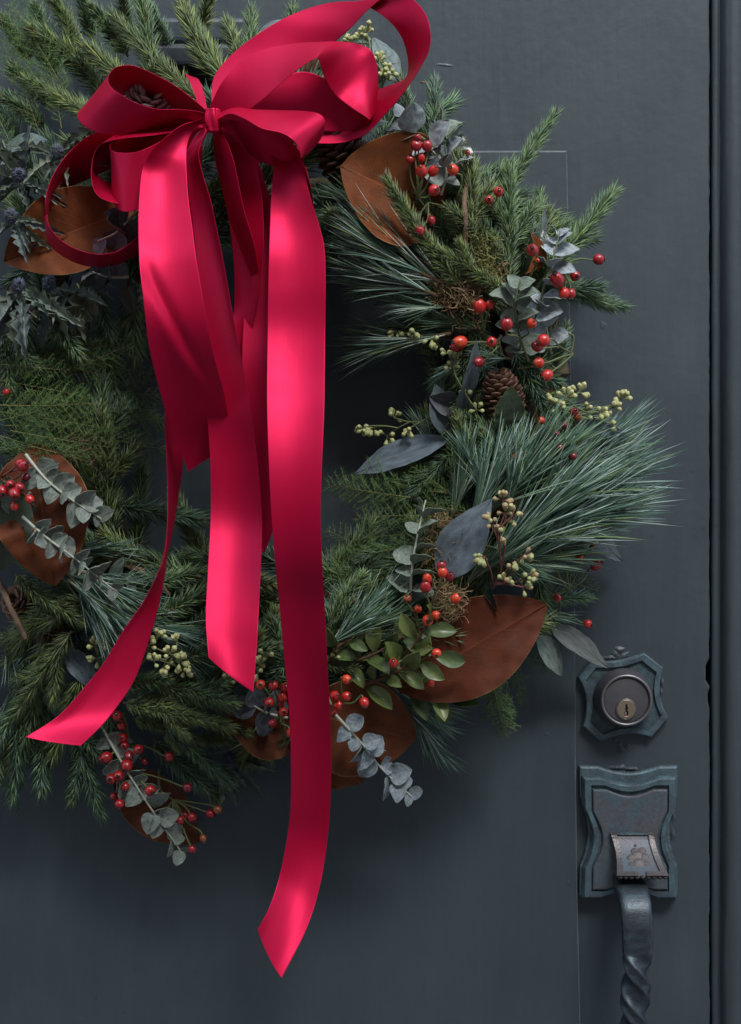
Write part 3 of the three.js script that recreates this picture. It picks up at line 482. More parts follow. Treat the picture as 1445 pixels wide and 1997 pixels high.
for (const a of [
  [150, 220, 25, -10, 0, 0.015, 1], [190, 190, 185, 30, -0.004, 0.012, 0], [80, 270, 15, 70, 0, 0.012, 1], [230, 160, 240, 30, -0.01, 0.006, 2], [120, 250, 100, 100, 0.004, 0.014, 0], [40, 320, -20, 200, 0, 0.01, 2], [160, 150, 60, -40, -0.01, 0.01, 1], [60, 200, 40, 30, 0, 0.014, 2],
  [-10, 690, 290, 690, -0.006, 0.0, 1, 1], [0, 770, 320, 770, 0, 0.002, 1, 1], [10, 830, 310, 850, 0, 0.002, 1], [0, 850, 190, 915, 0.006, 0.008, 0], [20, 750, 250, 640, -0.01, -0.006, 0, 1], [-20, 800, 180, 830, 0.006, 0.012, 0], [-10, 740, 170, 770, 0.004, 0.01, 2], [30, 870, 140, 940, 0.01, 0.012, 2], [-10, 710, 130, 720, 0.004, 0.012, 2, 1], [110, 800, 300, 720, -0.014, -0.01, 2, 1], [60, 690, 200, 740, -0.004, 0.0, 0, 1], [-10, 880, 110, 860, 0.008, 0.016, 2],
  [890, 1000, 630, 925, -0.004, 0.006, 1], [870, 960, 700, 950, 0, 0.008, 0], [830, 1150, 650, 1010, -0.012, -0.004, 1, 1], [840, 1190, 640, 1130, -0.012, -0.004, 1, 1], [860, 1040, 690, 1040, -0.006, 0.002, 0, 1], [760, 1200, 650, 1060, -0.012, -0.006, 0, 1], [900, 980, 800, 900, 0, 0.01, 2], [850, 1090, 720, 1090, -0.012, -0.004, 0, 1], [880, 940, 880, 840, 0, 0.008, 3], [700, 1210, 640, 1090, -0.008, 0, 2], [930, 1000, 830, 990, 0.004, 0.012, 3], [800, 1210, 690, 1190, -0.006, 0.004, 2, 1],
  [955, 1310, 988, 1447, 0.020, 0.006, 2], [990, 1330, 975, 1440, 0.010, 0.0, 3], [1000, 1290, 1030, 1370, -0.02, -0.03, 3], [1080, 1220, 1060, 1320, -0.014, -0.016, 3], [1060, 1120, 1180, 1155, -0.03, -0.03, 3, 1], [1030, 1100, 1120, 1140, -0.026, -0.028, 2, 1], [1010, 1280, 1080, 1290, -0.02, -0.024, 3],
  [40, 700, 310, 660, -0.004, 0.004, 1, 1], [60, 760, 330, 830, 0.002, 0.006, 1], [90, 820, 320, 900, -0.004, 0.004, 0], [120, 690, 300, 740, -0.008, 0, 0, 1], [100, 220, 60, 60, 0.002, 0.012, 1], [30, 180, 0, 20, 0, 0.01, 0], [-10, 790, 210, 800, 0.012, 0.016, 0], [20, 840, 230, 880, 0.012, 0.014, 0], [0, 820, 130, 790, 0.016, 0.022, 2], [60, 870, 180, 900, 0.012, 0.014, 3], [110, 780, 320, 800, 0.0, 0.006, 0, 1], [150, 720, 290, 650, -0.006, 0, 2, 1], [880, 1010, 690, 990, 0.006, 0.014, 0], [840, 1060, 660, 1090, 0.0, 0.01, 0], [800, 970, 650, 950, 0.006, 0.016, 2], [780, 1120, 660, 1150, 0.0, 0.01, 2, 1], [965, 1320, 960, 1400, 0.018, 0.008, 3], [960, 1335, 1004, 1412, 0.018, 0.006, 3], [140, 130, 130, 0, 0.004, 0.016, 2], [60, 120, 10, 10, 0.004, 0.016, 2], [200, 130, 250, 60, 0, 0.01, 3],
  [-60, 120, -140, -60, -0.01, 0.01, 1], [-60, 760, -160, 860, -0.01, 0.01, 1]]) fern(...a);

// ---- leaves
const profiles = {
  magnolia: t => 0.30 * Math.pow(Math.sin(Math.PI * Math.pow(t, 0.92)), 0.76),
  magnoliaBroad: t => 0.40 * Math.pow(Math.sin(Math.PI * Math.pow(t, 0.95)), 0.62),
  round: t => 0.45 * Math.pow(Math.sin(Math.PI * Math.pow(t, 0.80)), 0.62),
  heart: t => 0.46 * Math.pow(Math.sin(Math.PI * Math.pow(t, 0.62)), 0.75),
  willow: t => 0.155 * Math.pow(Math.sin(Math.PI * Math.pow(t, 0.85)), 0.9),
  long: t => 0.20 * Math.pow(Math.sin(Math.PI * Math.pow(t, 0.75)), 0.95),
  box: t => 0.235 * Math.pow(Math.sin(Math.PI * Math.pow(t, 1.15)), 0.75),
};
function leafGeo(o) {
  const { prof, cF, cB, cE = cF, cup = 0.1, curl = 0.05, fold = 0.06, wave = 0.02, nu = 16, th = 0.006, tear } = o, g = new GB(), sd = rnd() * 50;
  const vs = o.vs || [-1, -0.98, -0.7, -0.35, -0.05, 0, 0.05, 0.35, 0.7, 0.98, 1], F = [], B = [];
  for (let j = 0; j <= nu; j++) {
    const t = j / nu, w = Math.max(0.004, prof(cl(t * 0.998 + 0.001))), fr = [], br = [];
    for (let i = 0; i < vs.length; i++) {
      let v = vs[i], x = v * w; if (tear) x = tear(t, v, x, w);
      const n = wave * (noise.noise(x * 5 + sd, t * 4, sd) + 0.5 * noise.noise(x * 11 + sd, t * 10, sd + 3));
      const z = cup * v * v * w * 2 + fold * Math.abs(x) - curl * 4 * (t - 0.5) * (t - 0.5) + n * (Math.abs(v) * 0.7 + 0.3) + (v === 0 ? 0.011 : 0), k = 1 + 0.14 * noise.noise(x * 8 + sd, t * 8, sd);
      const e = Math.abs(v) > 0.999, q = e ? cE : cF;
      fr.push(g.v(x, t, z, C(q.r * k, q.g * k, q.b * k), 0.5 + v * 0.5, t)); const qb = e ? cE : cB; br.push(g.v(x * 0.998, t, z - th, C(qb.r * k, qb.g * k, qb.b * k), 0.5 + v * 0.5, t));
    }
    F.push(fr); B.push(br);
  }
  const m = vs.length - 1;
  for (let j = 0; j < nu; j++) {
    for (let i = 0; i < m; i++) { g.quad(F[j][i], F[j][i + 1], F[j + 1][i + 1], F[j + 1][i]); g.quad(B[j][i], B[j + 1][i], B[j + 1][i + 1], B[j][i + 1]); }
    g.quad(F[j][0], F[j + 1][0], B[j + 1][0], B[j][0]); g.quad(F[j][m], B[j][m], B[j + 1][m], F[j + 1][m]);
  }
  return g.geo();
}
const brown = C(0.098, 0.024, 0.009), brownLight = C(0.165, 0.048, 0.013), deepGreen = C(0.028, 0.050, 0.022), gold = C(0.30, 0.19, 0.07);
function magnolia(x0, y0, x1, y1, z0, z1, o = {}) {
  const g = leafGeo({ prof: profiles[o.prof || 'magnolia'], cF: o.cF || brown, cB: o.cB || deepGreen, cE: gold, cup: o.cup ?? 0.16, curl: o.curl ?? 0.05, fold: o.fold ?? 0.10, wave: o.wave ?? 0.05, nu: o.nu || 30, th: 0.005, tear: o.tear, vs: o.vs });
  const a = P(x0, y0, z0), b = P(x1, y1, z1), m = mesh('magnolia_leaf', g, o.green ? magnoliaGreen : magnoliaMat, wreath); lay(m, a, b, 1, o.roll || 0); if (o.wide) m.scale.x *= o.wide; return m;
}
magnolia(862, 425, 670, 322, -0.006, 0.022, { prof: 'magnoliaBroad', cF: brownLight, cup: 0.2, roll: 0.2, wide: 1.28 });
magnolia(870, 370, 905, 262, -0.004, -0.004, { green: true, cF: deepGreen, cB: brown, roll: 0.5 });
magnolia(260, 405, 6, 508, -0.008, 0.006, { cF: brownLight, wide: 1.02, cup: 0.1, fold: 0.28 });
magnolia(62, 862, 105, 1142, 0.012, 0.028, { wide: 1.1, cF: C(0.125, 0.034, 0.011), wave: 0.10, cup: 0.1, roll: -0.1 });
magnolia(18, 930, 2, 1115, 0.030, 0.036, { green: true, cF: C(0.035, 0.065, 0.026), cB: brown, wide: 0.95, roll: -0.2 });
{
  const tr = (t, v, x, w) => { if (v < -0.2) { const d = Math.abs(t - (0.735 - (v + 1) * 0.05)) / 0.022, lim = -0.30 - 0.66 * Math.min(1, d * (d < 1 ? 1 : 9)); if (d < 1) return Math.max(x, lim * w - 0.02); } return x; };
  const m = magnolia(775, 1345, 1066, 1178, 0.012, 0.024, { wide: 0.92, cup: 0.08, fold: 0.07, wave: 0.04, nu: 90, cF: C(0.108, 0.027, 0.010), tear: tr, vs: [-1, -0.98, -0.9, -0.8, -0.65, -0.5, -0.35, -0.2, -0.04, 0, 0.04, 0.2, 0.4, 0.6, 0.8, 0.98, 1], roll: -0.1 });
  m.userData.label = 'large rust brown magnolia leaf with a tear in its edge';
}
magnolia(580, 1385, 814, 1445, 0.016, 0.03, { wide: 1.3, cup: 0.1, fold: 0.10, roll: 0.1, cF: C(0.135, 0.040, 0.014) });
magnolia(580, 1400, 712, 1528, -0.002, 0.006, { cF: brownLight, wide: 1.1, roll: -0.1 });
magnolia(600, 1440, 440, 1385, -0.006, 0.002, { wide: 1.2, cF: C(0.11, 0.034, 0.013) });
magnolia(225, 1500, 388, 1645, -0.012, -0.016, { wide: 0.9, cF: C(0.11, 0.034, 0.013), cup: 0.1 });
magnolia(1026, 535, 1036, 452, 0.006, 0.012, { cF: C(0.24, 0.075, 0.02), roll: 0.9, cup: 0.5, wide: 0.9 });
magnolia(1040, 510, 1060, 445, 0.0, 0.0, { green: true, cF: deepGreen, cB: brown });
magnolia(990, 845, 998, 755, 0.012, 0.026, { green: true, cF: C(0.038, 0.062, 0.028), cB: deepGreen, wide: 1.0, cup: 0.1 });
magnolia(250, 540, 262, 612, -0.01, -0.006, { green: true, cF: C(0.03, 0.04, 0.022) });
magnolia(-40, 1440, 40, 1505, -0.02, -0.01, { cF: C(0.10, 0.035, 0.025) });
magnolia(960, 420, 905, 450, -0.012, -0.012, { cF: brownLight }); magnolia(-60, 330, -150, 420, 0, 0.01, {}); magnolia(-50, 1250, -130, 1350, 0, 0.01, {}); magnolia(560, 150, 650, 30, -0.03, -0.01, {});
// long blue-grey leaves
const gb = C(0.15, 0.185, 0.20), gg = C(0.17, 0.205, 0.175), gd = C(0.115, 0.14, 0.145);
function longLeaf(x0, y0, x1, y1, d0, d1, c = gb, o = {}) {
  const g = leafGeo({ prof: profiles[o.prof || 'willow'], cF: c, cB: C(c.r * 0.9, c.g * 0.92, c.b * 0.88), cE: C(c.r * 1.2, c.g * 1.15, c.b * 0.9), cup: 0.05, curl: o.curl ?? 0.05, fold: 0.1, wave: 0.03, nu: 16, th: 0.005 });
  const m = mesh('eucalyptus_leaf', g, eucMat, wreath); lay(m, P(x0, y0, d0), P(x1, y1, d1), 1, o.roll || 0, V(0.15, 0.55, 1)); if (o.wide) m.scale.x *= o.wide; return m;
}
longLeaf(872, 852, 685, 922, 0, 0.012, C(0.15, 0.185, 0.205), { wide: 0.95 }); longLeaf(858, 1128, 958, 972, 0.012, 0.02, C(0.125, 0.15, 0.168), { wide: 1.25, prof: 'long' });
longLeaf(895, 810, 936, 667, 0.008, 0.022, gd, { roll: 0.9 }); longLeaf(872, 850, 850, 748, 0.0, 0.01, gd, { wide: 1.7 }); longLeaf(1122, 824, 1220, 846, 0.004, 0.02, C(0.19, 0.225, 0.26), { roll: 0.9 });
longLeaf(1085, 1000, 1222, 1092, -0.03, -0.028, C(0.10, 0.12, 0.12), { wide: 1.1 }); longLeaf(1070, 1215, 1192, 1302, -0.014, -0.012, C(0.12, 0.125, 0.11), { wide: 0.95 }); longLeaf(1050, 1240, 1100, 1320, -0.01, -0.008, C(0.19, 0.23, 0.19), { prof: 'long', wide: 1.1 });
longLeaf(95, 1285, 112, 1402, 0.004, 0.016, C(0.17, 0.21, 0.215), { wide: 1.4 }); longLeaf(128, 1262, 190, 1345, 0.002, 0.012, C(0.16, 0.20, 0.215), { wide: 1.5 }); longLeaf(160, 1390, 175, 1470, -0.002, 0.004, C(0.19, 0.22, 0.19), { wide: 1.3 });
longLeaf(775, 155, 728, 68, -0.006, 0.004, C(0.17, 0.21, 0.19), { wide: 1.3 }); longLeaf(500, 70, 556, 36, 0, 0.004, C(0.24, 0.27, 0.26), { wide: 1.1 }); longLeaf(1110, 985, 1130, 925, 0.004, 0.012, C(0.17, 0.21, 0.19), { wide: 1.3 });
longLeaf(1060, 470, 1062, 405, -0.006, -0.002, gd, { wide: 0.6 }); longLeaf(235, 1310, 258, 1375, 0, 0.006, C(0.2, 0.22, 0.2), {}); longLeaf(215, 1140, 240, 1085, -0.008, 0, gg, { wide: 1.3 }); longLeaf(250, 1120, 262, 1165, -0.004, 0.002, gg, { wide: 1.2 });
longLeaf(700, 250, 760, 235, -0.01, -0.006, gg, {}); longLeaf(0, 290, 90, 270, 0.004, 0.012, C(0.13, 0.165, 0.15), { wide: 1.3 }); longLeaf(40, 300, 0, 320, 0.006, 0.012, C(0.14, 0.17, 0.15), { wide: 1.2 }); longLeaf(470, 1330, 480, 1400, -0.008, 0, C(0.08, 0.1, 0.1), { wide: 2 });

// ---- eucalyptus sprigs with round leaves
const eucLeaf = tone => [0, 1, 2].map(i => leafGeo({ prof: profiles[i === 2 ? 'round' : 'heart'], cF: tone, cB: C(tone.r * 0.85, tone.g * 0.88, tone.b * 0.85), cE: C(tone.r * 1.15, tone.g * 1.12, tone.b * 0.85), cup: rr(0.05, 0.3), curl: rr(0, 0.12), fold: rr(0, 0.15), wave: 0.07, nu: 11, th: 0.018 }));
const eucTones = { green: eucLeaf(C(0.215, 0.25, 0.185)), blue: eucLeaf(C(0.245, 0.27, 0.222)), silver: eucLeaf(C(0.40, 0.425, 0.43)), steel: eucLeaf(C(0.225, 0.255, 0.262)), dusk: eucLeaf(C(0.115, 0.115, 0.125)), olive: eucLeaf(C(0.13, 0.14, 0.09)) };
function euc(path, nodes, size, tone, o = {}) {
  const s = group('eucalyptus_sprig', wreath), cv = new THREE.CatmullRomCurve3(path.map(a => P(...a)), false, 'centripetal'), g = new GB();
  g.rod(cv.getPoints(20), t => 0.00115 * (1 - 0.6 * t), 6, C(1, 1, 1), 0.25); mesh('stem', g.geo(), o.stem || stemWhite, s);
  const face = o.face ?? 0.6;
  for (let k = 0; k < nodes; k++) {
    const t = Math.min(1, 0.1 + 0.9 * (k + 0.5 + rr(-0.25, 0.25)) / nodes), p = cv.getPointAt(Math.min(1, t)), T = cv.getTangentAt(Math.min(1, t)), N = V(0, 0, 1).addScaledVector(T, -T.z).normalize(), X = V().crossVectors(T, N);
    for (const sg of [-1, 1]) {
      if (rnd() < 0.08) continue;
      const a = (k % 2 ? (o.turn ?? 0.9) : 0.15) + rr(-0.3, 0.3), d = X.clone().multiplyScalar(sg * Math.cos(a)).addScaledVector(N, sg * Math.sin(a)).addScaledVector(T, lerp(0.25, 0.9, t ** 2) + rr(-0.2, 0.25)).normalize();
      const nrm = T.clone().multiplyScalar(1 - face).addScaledVector(V(0.1, 0.35, 1), face).add(V(rr(-1, 1), rr(-1, 1), rr(-1, 1)).multiplyScalar(0.42));
      const m = mesh('leaf', pick(eucTones[tone]), eucMat, s); basis(m, p.clone(), d, nrm, size * S * rr(0.66, 1.14) * (t > 0.8 ? lerp(1, 0.6, (t - 0.8) / 0.2) : 1));
    }
  }
  return s;
}
euc([[890, 370, 0], [860, 300, 0.02], [805, 255, 0.022], [775, 222, 0.004]], 6, 52, 'silver', { face: 0.5, stem: stemGreen });
euc([[900, 350, 0.008], [880, 290, 0.012], [850, 225, 0.004]], 4, 46, 'green', { face: 0.55, stem: stemGreen }); euc([[860, 380, 0.01], [870, 330, 0.022], [840, 290, 0.02]], 3, 44, 'blue', { face: 0.6 });
euc([[1040, 640, 0.0], [1058, 570, 0.012], [1080, 500, 0.018], [1092, 450, 0.02]], 9, 46, 'silver', { face: 0.45, stem: stemGreen });
euc([[1030, 705, 0.0], [1010, 640, 0.014], [1005, 590, 0.022], [1015, 545, 0.026]], 7, 50, 'green', { face: 0.6, stem: stemGreen, turn: 0.5 });
euc([[1075, 690, -0.01], [1065, 640, 0.0], [1060, 610, 0.004]], 2, 54, 'silver', { face: 0.7 });
euc([[50, 886, 0.024], [90, 935, 0.03], [140, 975, 0.03], [198, 1012, 0.026]], 7, 42, 'blue', { face: 0.45 });
euc([[44, 1008, 0.034], [90, 1048, 0.038], [140, 1085, 0.036], [222, 1150, 0.03]], 9, 40, 'blue', { face: 0.3 });
euc([[190, 1400, 0.02], [245, 1500, 0.026], [300, 1585, 0.02], [358, 1668, 0.012]], 12, 41, 'blue', { face: 0.55, turn: 0.5 });
euc([[655, 1395, 0.040], [705, 1450, 0.046], [745, 1500, 0.042], [802, 1553, 0.034]], 9, 42, 'steel', { face: 0.65, turn: 0.5 });
euc([[800, 1200, 0.004], [803, 1110, 0.02], [815, 1040, 0.024], [830, 975, 0.022]], 8, 44, 'green', { face: 0.12, turn: 0.4 });
euc([[150, 555, 0.0], [165, 590, 0.01], [150, 630, 0.016]], 4, 38, 'olive', { face: 0.4, stem: stemGreen }); euc([[260, 420, 0.0], [225, 455, 0.01], [190, 470, 0.012]], 3, 56, 'dusk', { face: 0.75 }); euc([[250, 540, -0.004], [210, 540, 0.004], [180, 530, 0.006]], 3, 50, 'dusk', { face: 0.6 });
euc([[560, 1400, -0.004], [520, 1390, 0.004], [485, 1370, 0.004]], 3, 62, 'dusk', { face: 0.8 }); euc([[900, 770, -0.004], [875, 800, 0.004]], 1, 60, 'dusk', { face: 0.7 });
euc([[60, 960, 0.02], [30, 1000, 0.026], [0, 1060, 0.02]], 3, 44, 'green', { face: 0.5 });

// ---- seeded eucalyptus
const seedGeo = (() => { const g = new THREE.LatheGeometry([[0.0, 0], [0.1, 0.04], [0.16, 0.2], [0.3, 0.5], [0.34, 0.66], [0.3, 0.74], [0.2, 0.86], [0.06, 0.98], [0, 1]].map(a => new THREE.Vector2(...a)), 9); const n = g.attributes.position.count, c = new Float32Array(n * 3); for (let i = 0; i < n; i++) { const y = g.attributes.position.getY(i), k = y > 0.7 ? 1.12 : 0.95; c[i * 3] = k; c[i * 3 + 1] = k; c[i * 3 + 2] = k * 0.9; } g.setAttribute('color', new THREE.BufferAttribute(c, 3)); return g; })();
function seeded(root, hubs, o = {}) {
  const s = group('seeded_eucalyptus_sprig', wreath), g = new GB(), R = P(...root), st = o.stem || stemGreen;
  let last = R;
  for (const [x, y, dz, n = 6, ax = 0, ay = -1] of hubs) {
    const h = P(x, y, dz), mid = last.clone().lerp(h, 0.5).add(V(rr(-1, 1), rr(-1, 1), rr(0, 1)).multiplyScalar(0.002)); g.rod(curvePts([last, mid, h], 6), 0.0006, 5, W1);
    if (!o.star) last = mid;
    for (let i = 0; i < n; i++) {
      const d = V(ax, -ay, 0).normalize().multiplyScalar(0.75).add(V(rr(-1, 1), rr(-1, 1), rr(-0.5, 1))).normalize(), l = (o.size || 13.5) * S * rr(0.85, 1.2), ped = rr(0.001, 0.0035), q = h.clone().addScaledVector(d, ped);
      g.rod([h, q], 0.00035, 4, W1); const m = mesh('seed', seedGeo, seedMats[rnd() < 0.25 ? (o.m2 ?? 1) : (o.m ?? 0)], s); basis(m, q, d, V(0.3, 0.2, 1), l);
    }
  }
  mesh('stem', g.geo(), st, s); return s;
}
seeded([862, 680, 0], [[840, 660, 0.012, 6, 0, 1], [805, 645, 0.016, 7, 0, 1], [775, 645, 0.018, 7, 0, 1], [745, 645, 0.018, 6, 0, 1], [722, 650, 0.016, 4, -0.5, 1]]);
seeded([850, 808, 0], [[800, 835, 0.012, 5, 0, 1], [768, 815, 0.016, 9, 0.5, -1], [755, 850, 0.014, 6, 0, 1], [728, 835, 0.016, 8, -0.4, 0.8], [710, 835, 0.014, 7, -1, 0.2]]);
seeded([860, 740, -0.004], [[885, 725, 0.01, 5], [890, 700, 0.014, 5], [875, 690, 0.012, 4], [905, 770, 0.01, 4], [930, 800, 0.01, 5]], { m: 3 });
seeded([1040, 830, -0.004], [[1070, 790, 0.01, 5, 0.5, -1], [1105, 775, 0.014, 7, 0.3, -1], [1130, 765, 0.016, 8, 0.5, -1], [1140, 800, 0.012, 5, 0.5, 0], [1170, 805, 0.014, 6, 0.5, 0], [1195, 795, 0.016, 8, 0.8, -0.4], [1210, 780, 0.014, 6, 1, -0.6], [1090, 800, 0.012, 5], [1180, 830, 0.008, 4, 1, 0]], { m: 1, m2: 0 });
seeded([962, 1148, 0.012], [[985, 1068, 0.026, 5], [975, 1040, 0.03, 7], [960, 1020, 0.03, 7, -0.6, -0.4], [985, 1000, 0.032, 8], [1000, 1005, 0.03, 7, 0.8, -0.2], [980, 975, 0.032, 7]], { m: 2, m2: 1, stem: stemRed });
seeded([962, 1140, 0.012], [[945, 1085, 0.024, 8, -0.4, 0.6], [1020, 1085, 0.024, 7, 0.6, -0.3], [1000, 1115, 0.022, 7, 0.2, -0.6], [1030, 1125, 0.02, 8, 0.5, -0.4], [985, 1135, 0.02, 6], [1020, 1145, 0.022, 6, 1, 0]], { m: 0, m2: 2, stem: stemRed, star: 1 });
seeded([270, 1300, 0], [[290, 1260, 0.014, 8], [305, 1245, 0.014, 7], [330, 1275, 0.016, 8, 0.3, -0.5], [350, 1290, 0.014, 7, 0.7, 0], [320, 1300, 0.016, 8, 0, 0.4], [300, 1290, 0.018, 7], [360, 1305, 0.012, 7, 0.8, 0.4], [345, 1255, 0.012, 5]], { m: 1, m2: 0 });
seeded([215, 1320, 0.002], [[185, 1260, 0.014, 7], [205, 1265, 0.014, 6], [190, 1285, 0.014, 6, -0.5, 0.2]]);
seeded([490, 1330, 0], [[508, 1295, 0.012, 6], [515, 1280, 0.012, 6, 0.3, -0.6], [505, 1310, 0.01, 4, 0, 1], [440, 1330, 0.006, 3]], { m: 1 });
seeded([745, 180, -0.008], [[745, 150, 0.01, 8], [760, 145, 0.012, 7], [740, 120, 0.012, 6], [705, 75, 0.012, 8, -0.5, -1], [715, 65, 0.014, 7], [690, 85, 0.01, 5, -1, -0.3]], { m: 0 });
seeded([690, 1310, 0], [[660, 1280, 0.008, 5], [650, 1265, 0.01, 4]], { m: 3 });

// ---- rose hips
const hipGeos = [0, 1, 2, 3].map(vi => {
  const b = new GB(), g1 = new THREE.SphereGeometry(1, 20, 14); const n = g1.attributes.position.count, c = new Float32Array(n * 3);
  for (let i = 0; i < n; i++) { const p = g1.attributes.position, y = p.getY(i); const wk = 1 + [0.03, 0.05, 0.07, 0.12][vi] * noise.noise(p.getX(i) * 2.2 + vi * 9, y * 1.3, p.getZ(i) * 2.2) + (vi === 3 ? 0.035 * Math.sin(Math.atan2(p.getZ(i), p.getX(i)) * 9) : 0), tp = [0.06, 0.14, -0.04, 0.1][vi]; p.setXYZ(i, p.getX(i) * (1 - tp * y) * wk, y * [1.06, 1.16, 0.98, 1.1][vi] * wk, p.getZ(i) * (1 - tp * y) * wk); const k = 1; c.set([k, k, k], i * 3); }
  g1.setAttribute('color', new THREE.BufferAttribute(c, 3)); g1.computeVertexNormals();
  const dk = C(0.10, 0.9, 0.8);
  const ring = []; for (let i = 0; i < 9; i++) { const a = i / 9 * 6.283; b.rod([V(Math.cos(a) * 0.18, 0.98, Math.sin(a) * 0.18), V(Math.cos(a) * 0.34, 1.14, Math.sin(a) * 0.34), V(Math.cos(a + 0.3) * 0.30, 1.34, Math.sin(a + 0.3) * 0.30)], t => 0.11 * (1 - 0.6 * t), 4, dk); }
  b.rod([V(0, 0.95, 0), V(0, 1.12, 0)], 0.3, 9, dk);
  return mergeGeometries([g1.toNonIndexed(), b.geo().toNonIndexed()].map(q => { const r = new THREE.BufferGeometry(); for (const a of ['position', 'normal', 'uv', 'color']) r.setAttribute(a, q.attributes[a]); return r; }));
});
function hips(root, hub, list, o = {}) {
  const s = group('rose_hip_sprig', wreath), g = new GB(), R = P(...root), H = P(...hub);
  g.rod(curvePts([R, R.clone().lerp(H, 0.5).add(V(rr(-1, 1), rr(-1, 1), 0.5).multiplyScalar(0.004)), H], 8), t => 0.0011 * (1 - 0.4 * t), 5, C(1, 0.9, 0.8), 0.2);
  for (const [x, y, r, col = 1, dz = 0, cx, cy] of list) {
    const p = P(x, y, (o.dz || 0.02) + dz), d = p.clone().sub(H); const dir = cx !== undefined ? V(cx, -cy, 0.5).normalize() : d.clone().normalize().add(V(rr(-0.3, 0.3), rr(-0.3, 0.3), rr(0.1, 0.7))).normalize();
    const base = p.clone().addScaledVector(dir, -r * S); g.rod(curvePts([H, H.clone().lerp(base, 0.55).add(V(rr(-1, 1), rr(-1, 1), rr(-1, 1)).multiplyScalar(0.0025)), base.clone().addScaledVector(dir, -0.002), base.clone().addScaledVector(dir, 0.001)], 8), 0.00062, 5, C(rr(0.9, 1.2), 1, 0.9));
    const m = mesh('rose_hip', hipGeos[rnd() < 0.14 ? 3 : Math.floor(rnd() * 3)], hipMats[col], s); basis(m, p, dir, V(rr(-1, 1), rr(-1, 1), 0.4), V(1, rr(0.95, 1.12), 1).multiplyScalar(r * S * rr(0.80, 0.94)));
  }
  mesh('stem', g.geo(), o.stem || stemGreen, s);
}
hips([855, 430, 0], [815, 385, 0.018], [[814, 269, 8, 0], [812, 284, 12, 0], [833, 284, 11, 0], [800, 311, 10, 0, -0.006], [822, 308, 8, 1, -0.004], [822, 333, 11, 1], [845, 333, 10, 1, -0.004], [847, 371, 11, 1]], { dz: 0.034 });
hips([870, 400, 0], [835, 395, 0.014], [[818, 450, 12, 0], [803, 447, 9, 0, -0.006], [841, 430, 9, 0, -0.01]], { dz: 0.026 });
hips([905, 400, 0], [900, 360, 0.014], [[883, 331, 11, 2], [912, 298, 5, 0, -0.004]], { dz: 0.028 });
hips([960, 430, 0], [958, 402, 0.01], [[972, 374, 11, 1], [953, 390, 10, 0]], { dz: 0.024 });
hips([1030, 560, 0], [1045, 520, 0.01], [[1038, 488, 12, 0, 0.008], [1048, 508, 5, 2]], { dz: 0.024 });
hips([1040, 570, -0.004], [1090, 520, 0], [[1167, 506, 11, 0, -0.006], [1121, 538, 11, 0, -0.004], [1086, 545, 14, 0, 0.006, -0.2, -0.4], [1100, 572, 11, 1, 0.002, -0.2, 1], [1113, 573, 11, 0, -0.002, 0, 1]], { dz: 0.02 });
hips([960, 660, 0], [945, 640, 0.012], [[935, 597, 13, 1, 0, -0.3, -1], [955, 594, 10, 1, -0.004]], { dz: 0.024 });
hips([1000, 690, 0], [1015, 660, 0.012], [[988, 632, 13, 0, 0.01, 0, -1], [1037, 630, 10, 2]], { dz: 0.028 });
hips([990, 700, 0], [975, 672, 0.012], [[897, 667, 12, 2, 0, -1, 0], [890, 677, 11, 0, -0.006], [959, 667, 11, 1, 0.008], [934, 706, 11, 0]], { dz: 0.022 });
hips([1010, 720, -0.004], [1118, 690, -0.004], [[1060, 664, 13, 1, 0.014, -1, 0.2], [1047, 675, 12, 0, 0.006], [1050, 707, 11, 2, 0.006, -1, 0], [1067, 732, 12, 1, 0.006, -0.5, 0.4]], { dz: 0.018 });
hips([1070, 850, 0], [1100, 850, 0.006], [[1120, 803, 9, 3], [1127, 813, 8, 4], [1055, 820, 8, 2], [1102, 831, 8, 3], [1092, 872, 9, 3], [1117, 889, 9, 3], [1005, 890, 8, 4], [1085, 846, 6, 3]], { dz: 0.02 });
hips([1040, 1190, -0.02], [1110, 1150, -0.012], [[1163, 1102, 11, 0], [1130, 1088, 9, 2], [1093, 1083, 8, 3], [1086, 1102, 7, 4], [1111, 1107, 6, 4], [1155, 1065, 6, 4]], { dz: -0.002 });
hips([1040, 1195, -0.02], [1090, 1195, -0.014], [[1087, 1166, 9, 0], [1146, 1217, 9, 1, 0, 1, 0.2]], { dz: -0.002 });
hips([840, 1260, 0.01], [838, 1185, 0.022], [[861, 1104, 10, 0, 0, 0, -1], [863, 1116, 10, 2, 0.006, 0, -1], [877, 1124, 10, 3, 0.004], [833, 1128, 10, 2, 0, -0.2, -1], [830, 1144, 11, 0, 0.006, 0, -1], [889, 1167, 11, 2, 0.004, 0.6, -0.6]], { dz: 0.034 });
hips([820, 1270, 0.008], [815, 1225, 0.018], [[794, 1167, 8, 4], [815, 1188, 9, 2, -0.006], [834, 1210, 11, 2, 0.004, 0, 0.1], [850, 1200, 10, 2, 0, 0.6, 0]], { dz: 0.03 });
hips([800, 1300, 0.008], [810, 1285, 0.018], [[851, 1274, 10, 2, 0.004, 0, 0.2], [767, 1293, 10, 1, 0, 0, -0.3], [841, 1333, 7, 2, -0.01]], { dz: 0.034 });
hips([640, 1360, 0.01], [668, 1372, 0.018], [[676, 1325, 10, 2, 0.004, 0.5, 0.1], [653, 1357, 10, 1, 0.004, 0.3, -0.2], [675, 1358, 10, 1, 0.004, 0.6, -0.2], [660, 1375, 10, 1, 0.004, 0.6, 0], [652, 1391, 9, 1], [710, 1370, 11, 1, 0.004, 0.2, 0.6]], { dz: 0.032 });
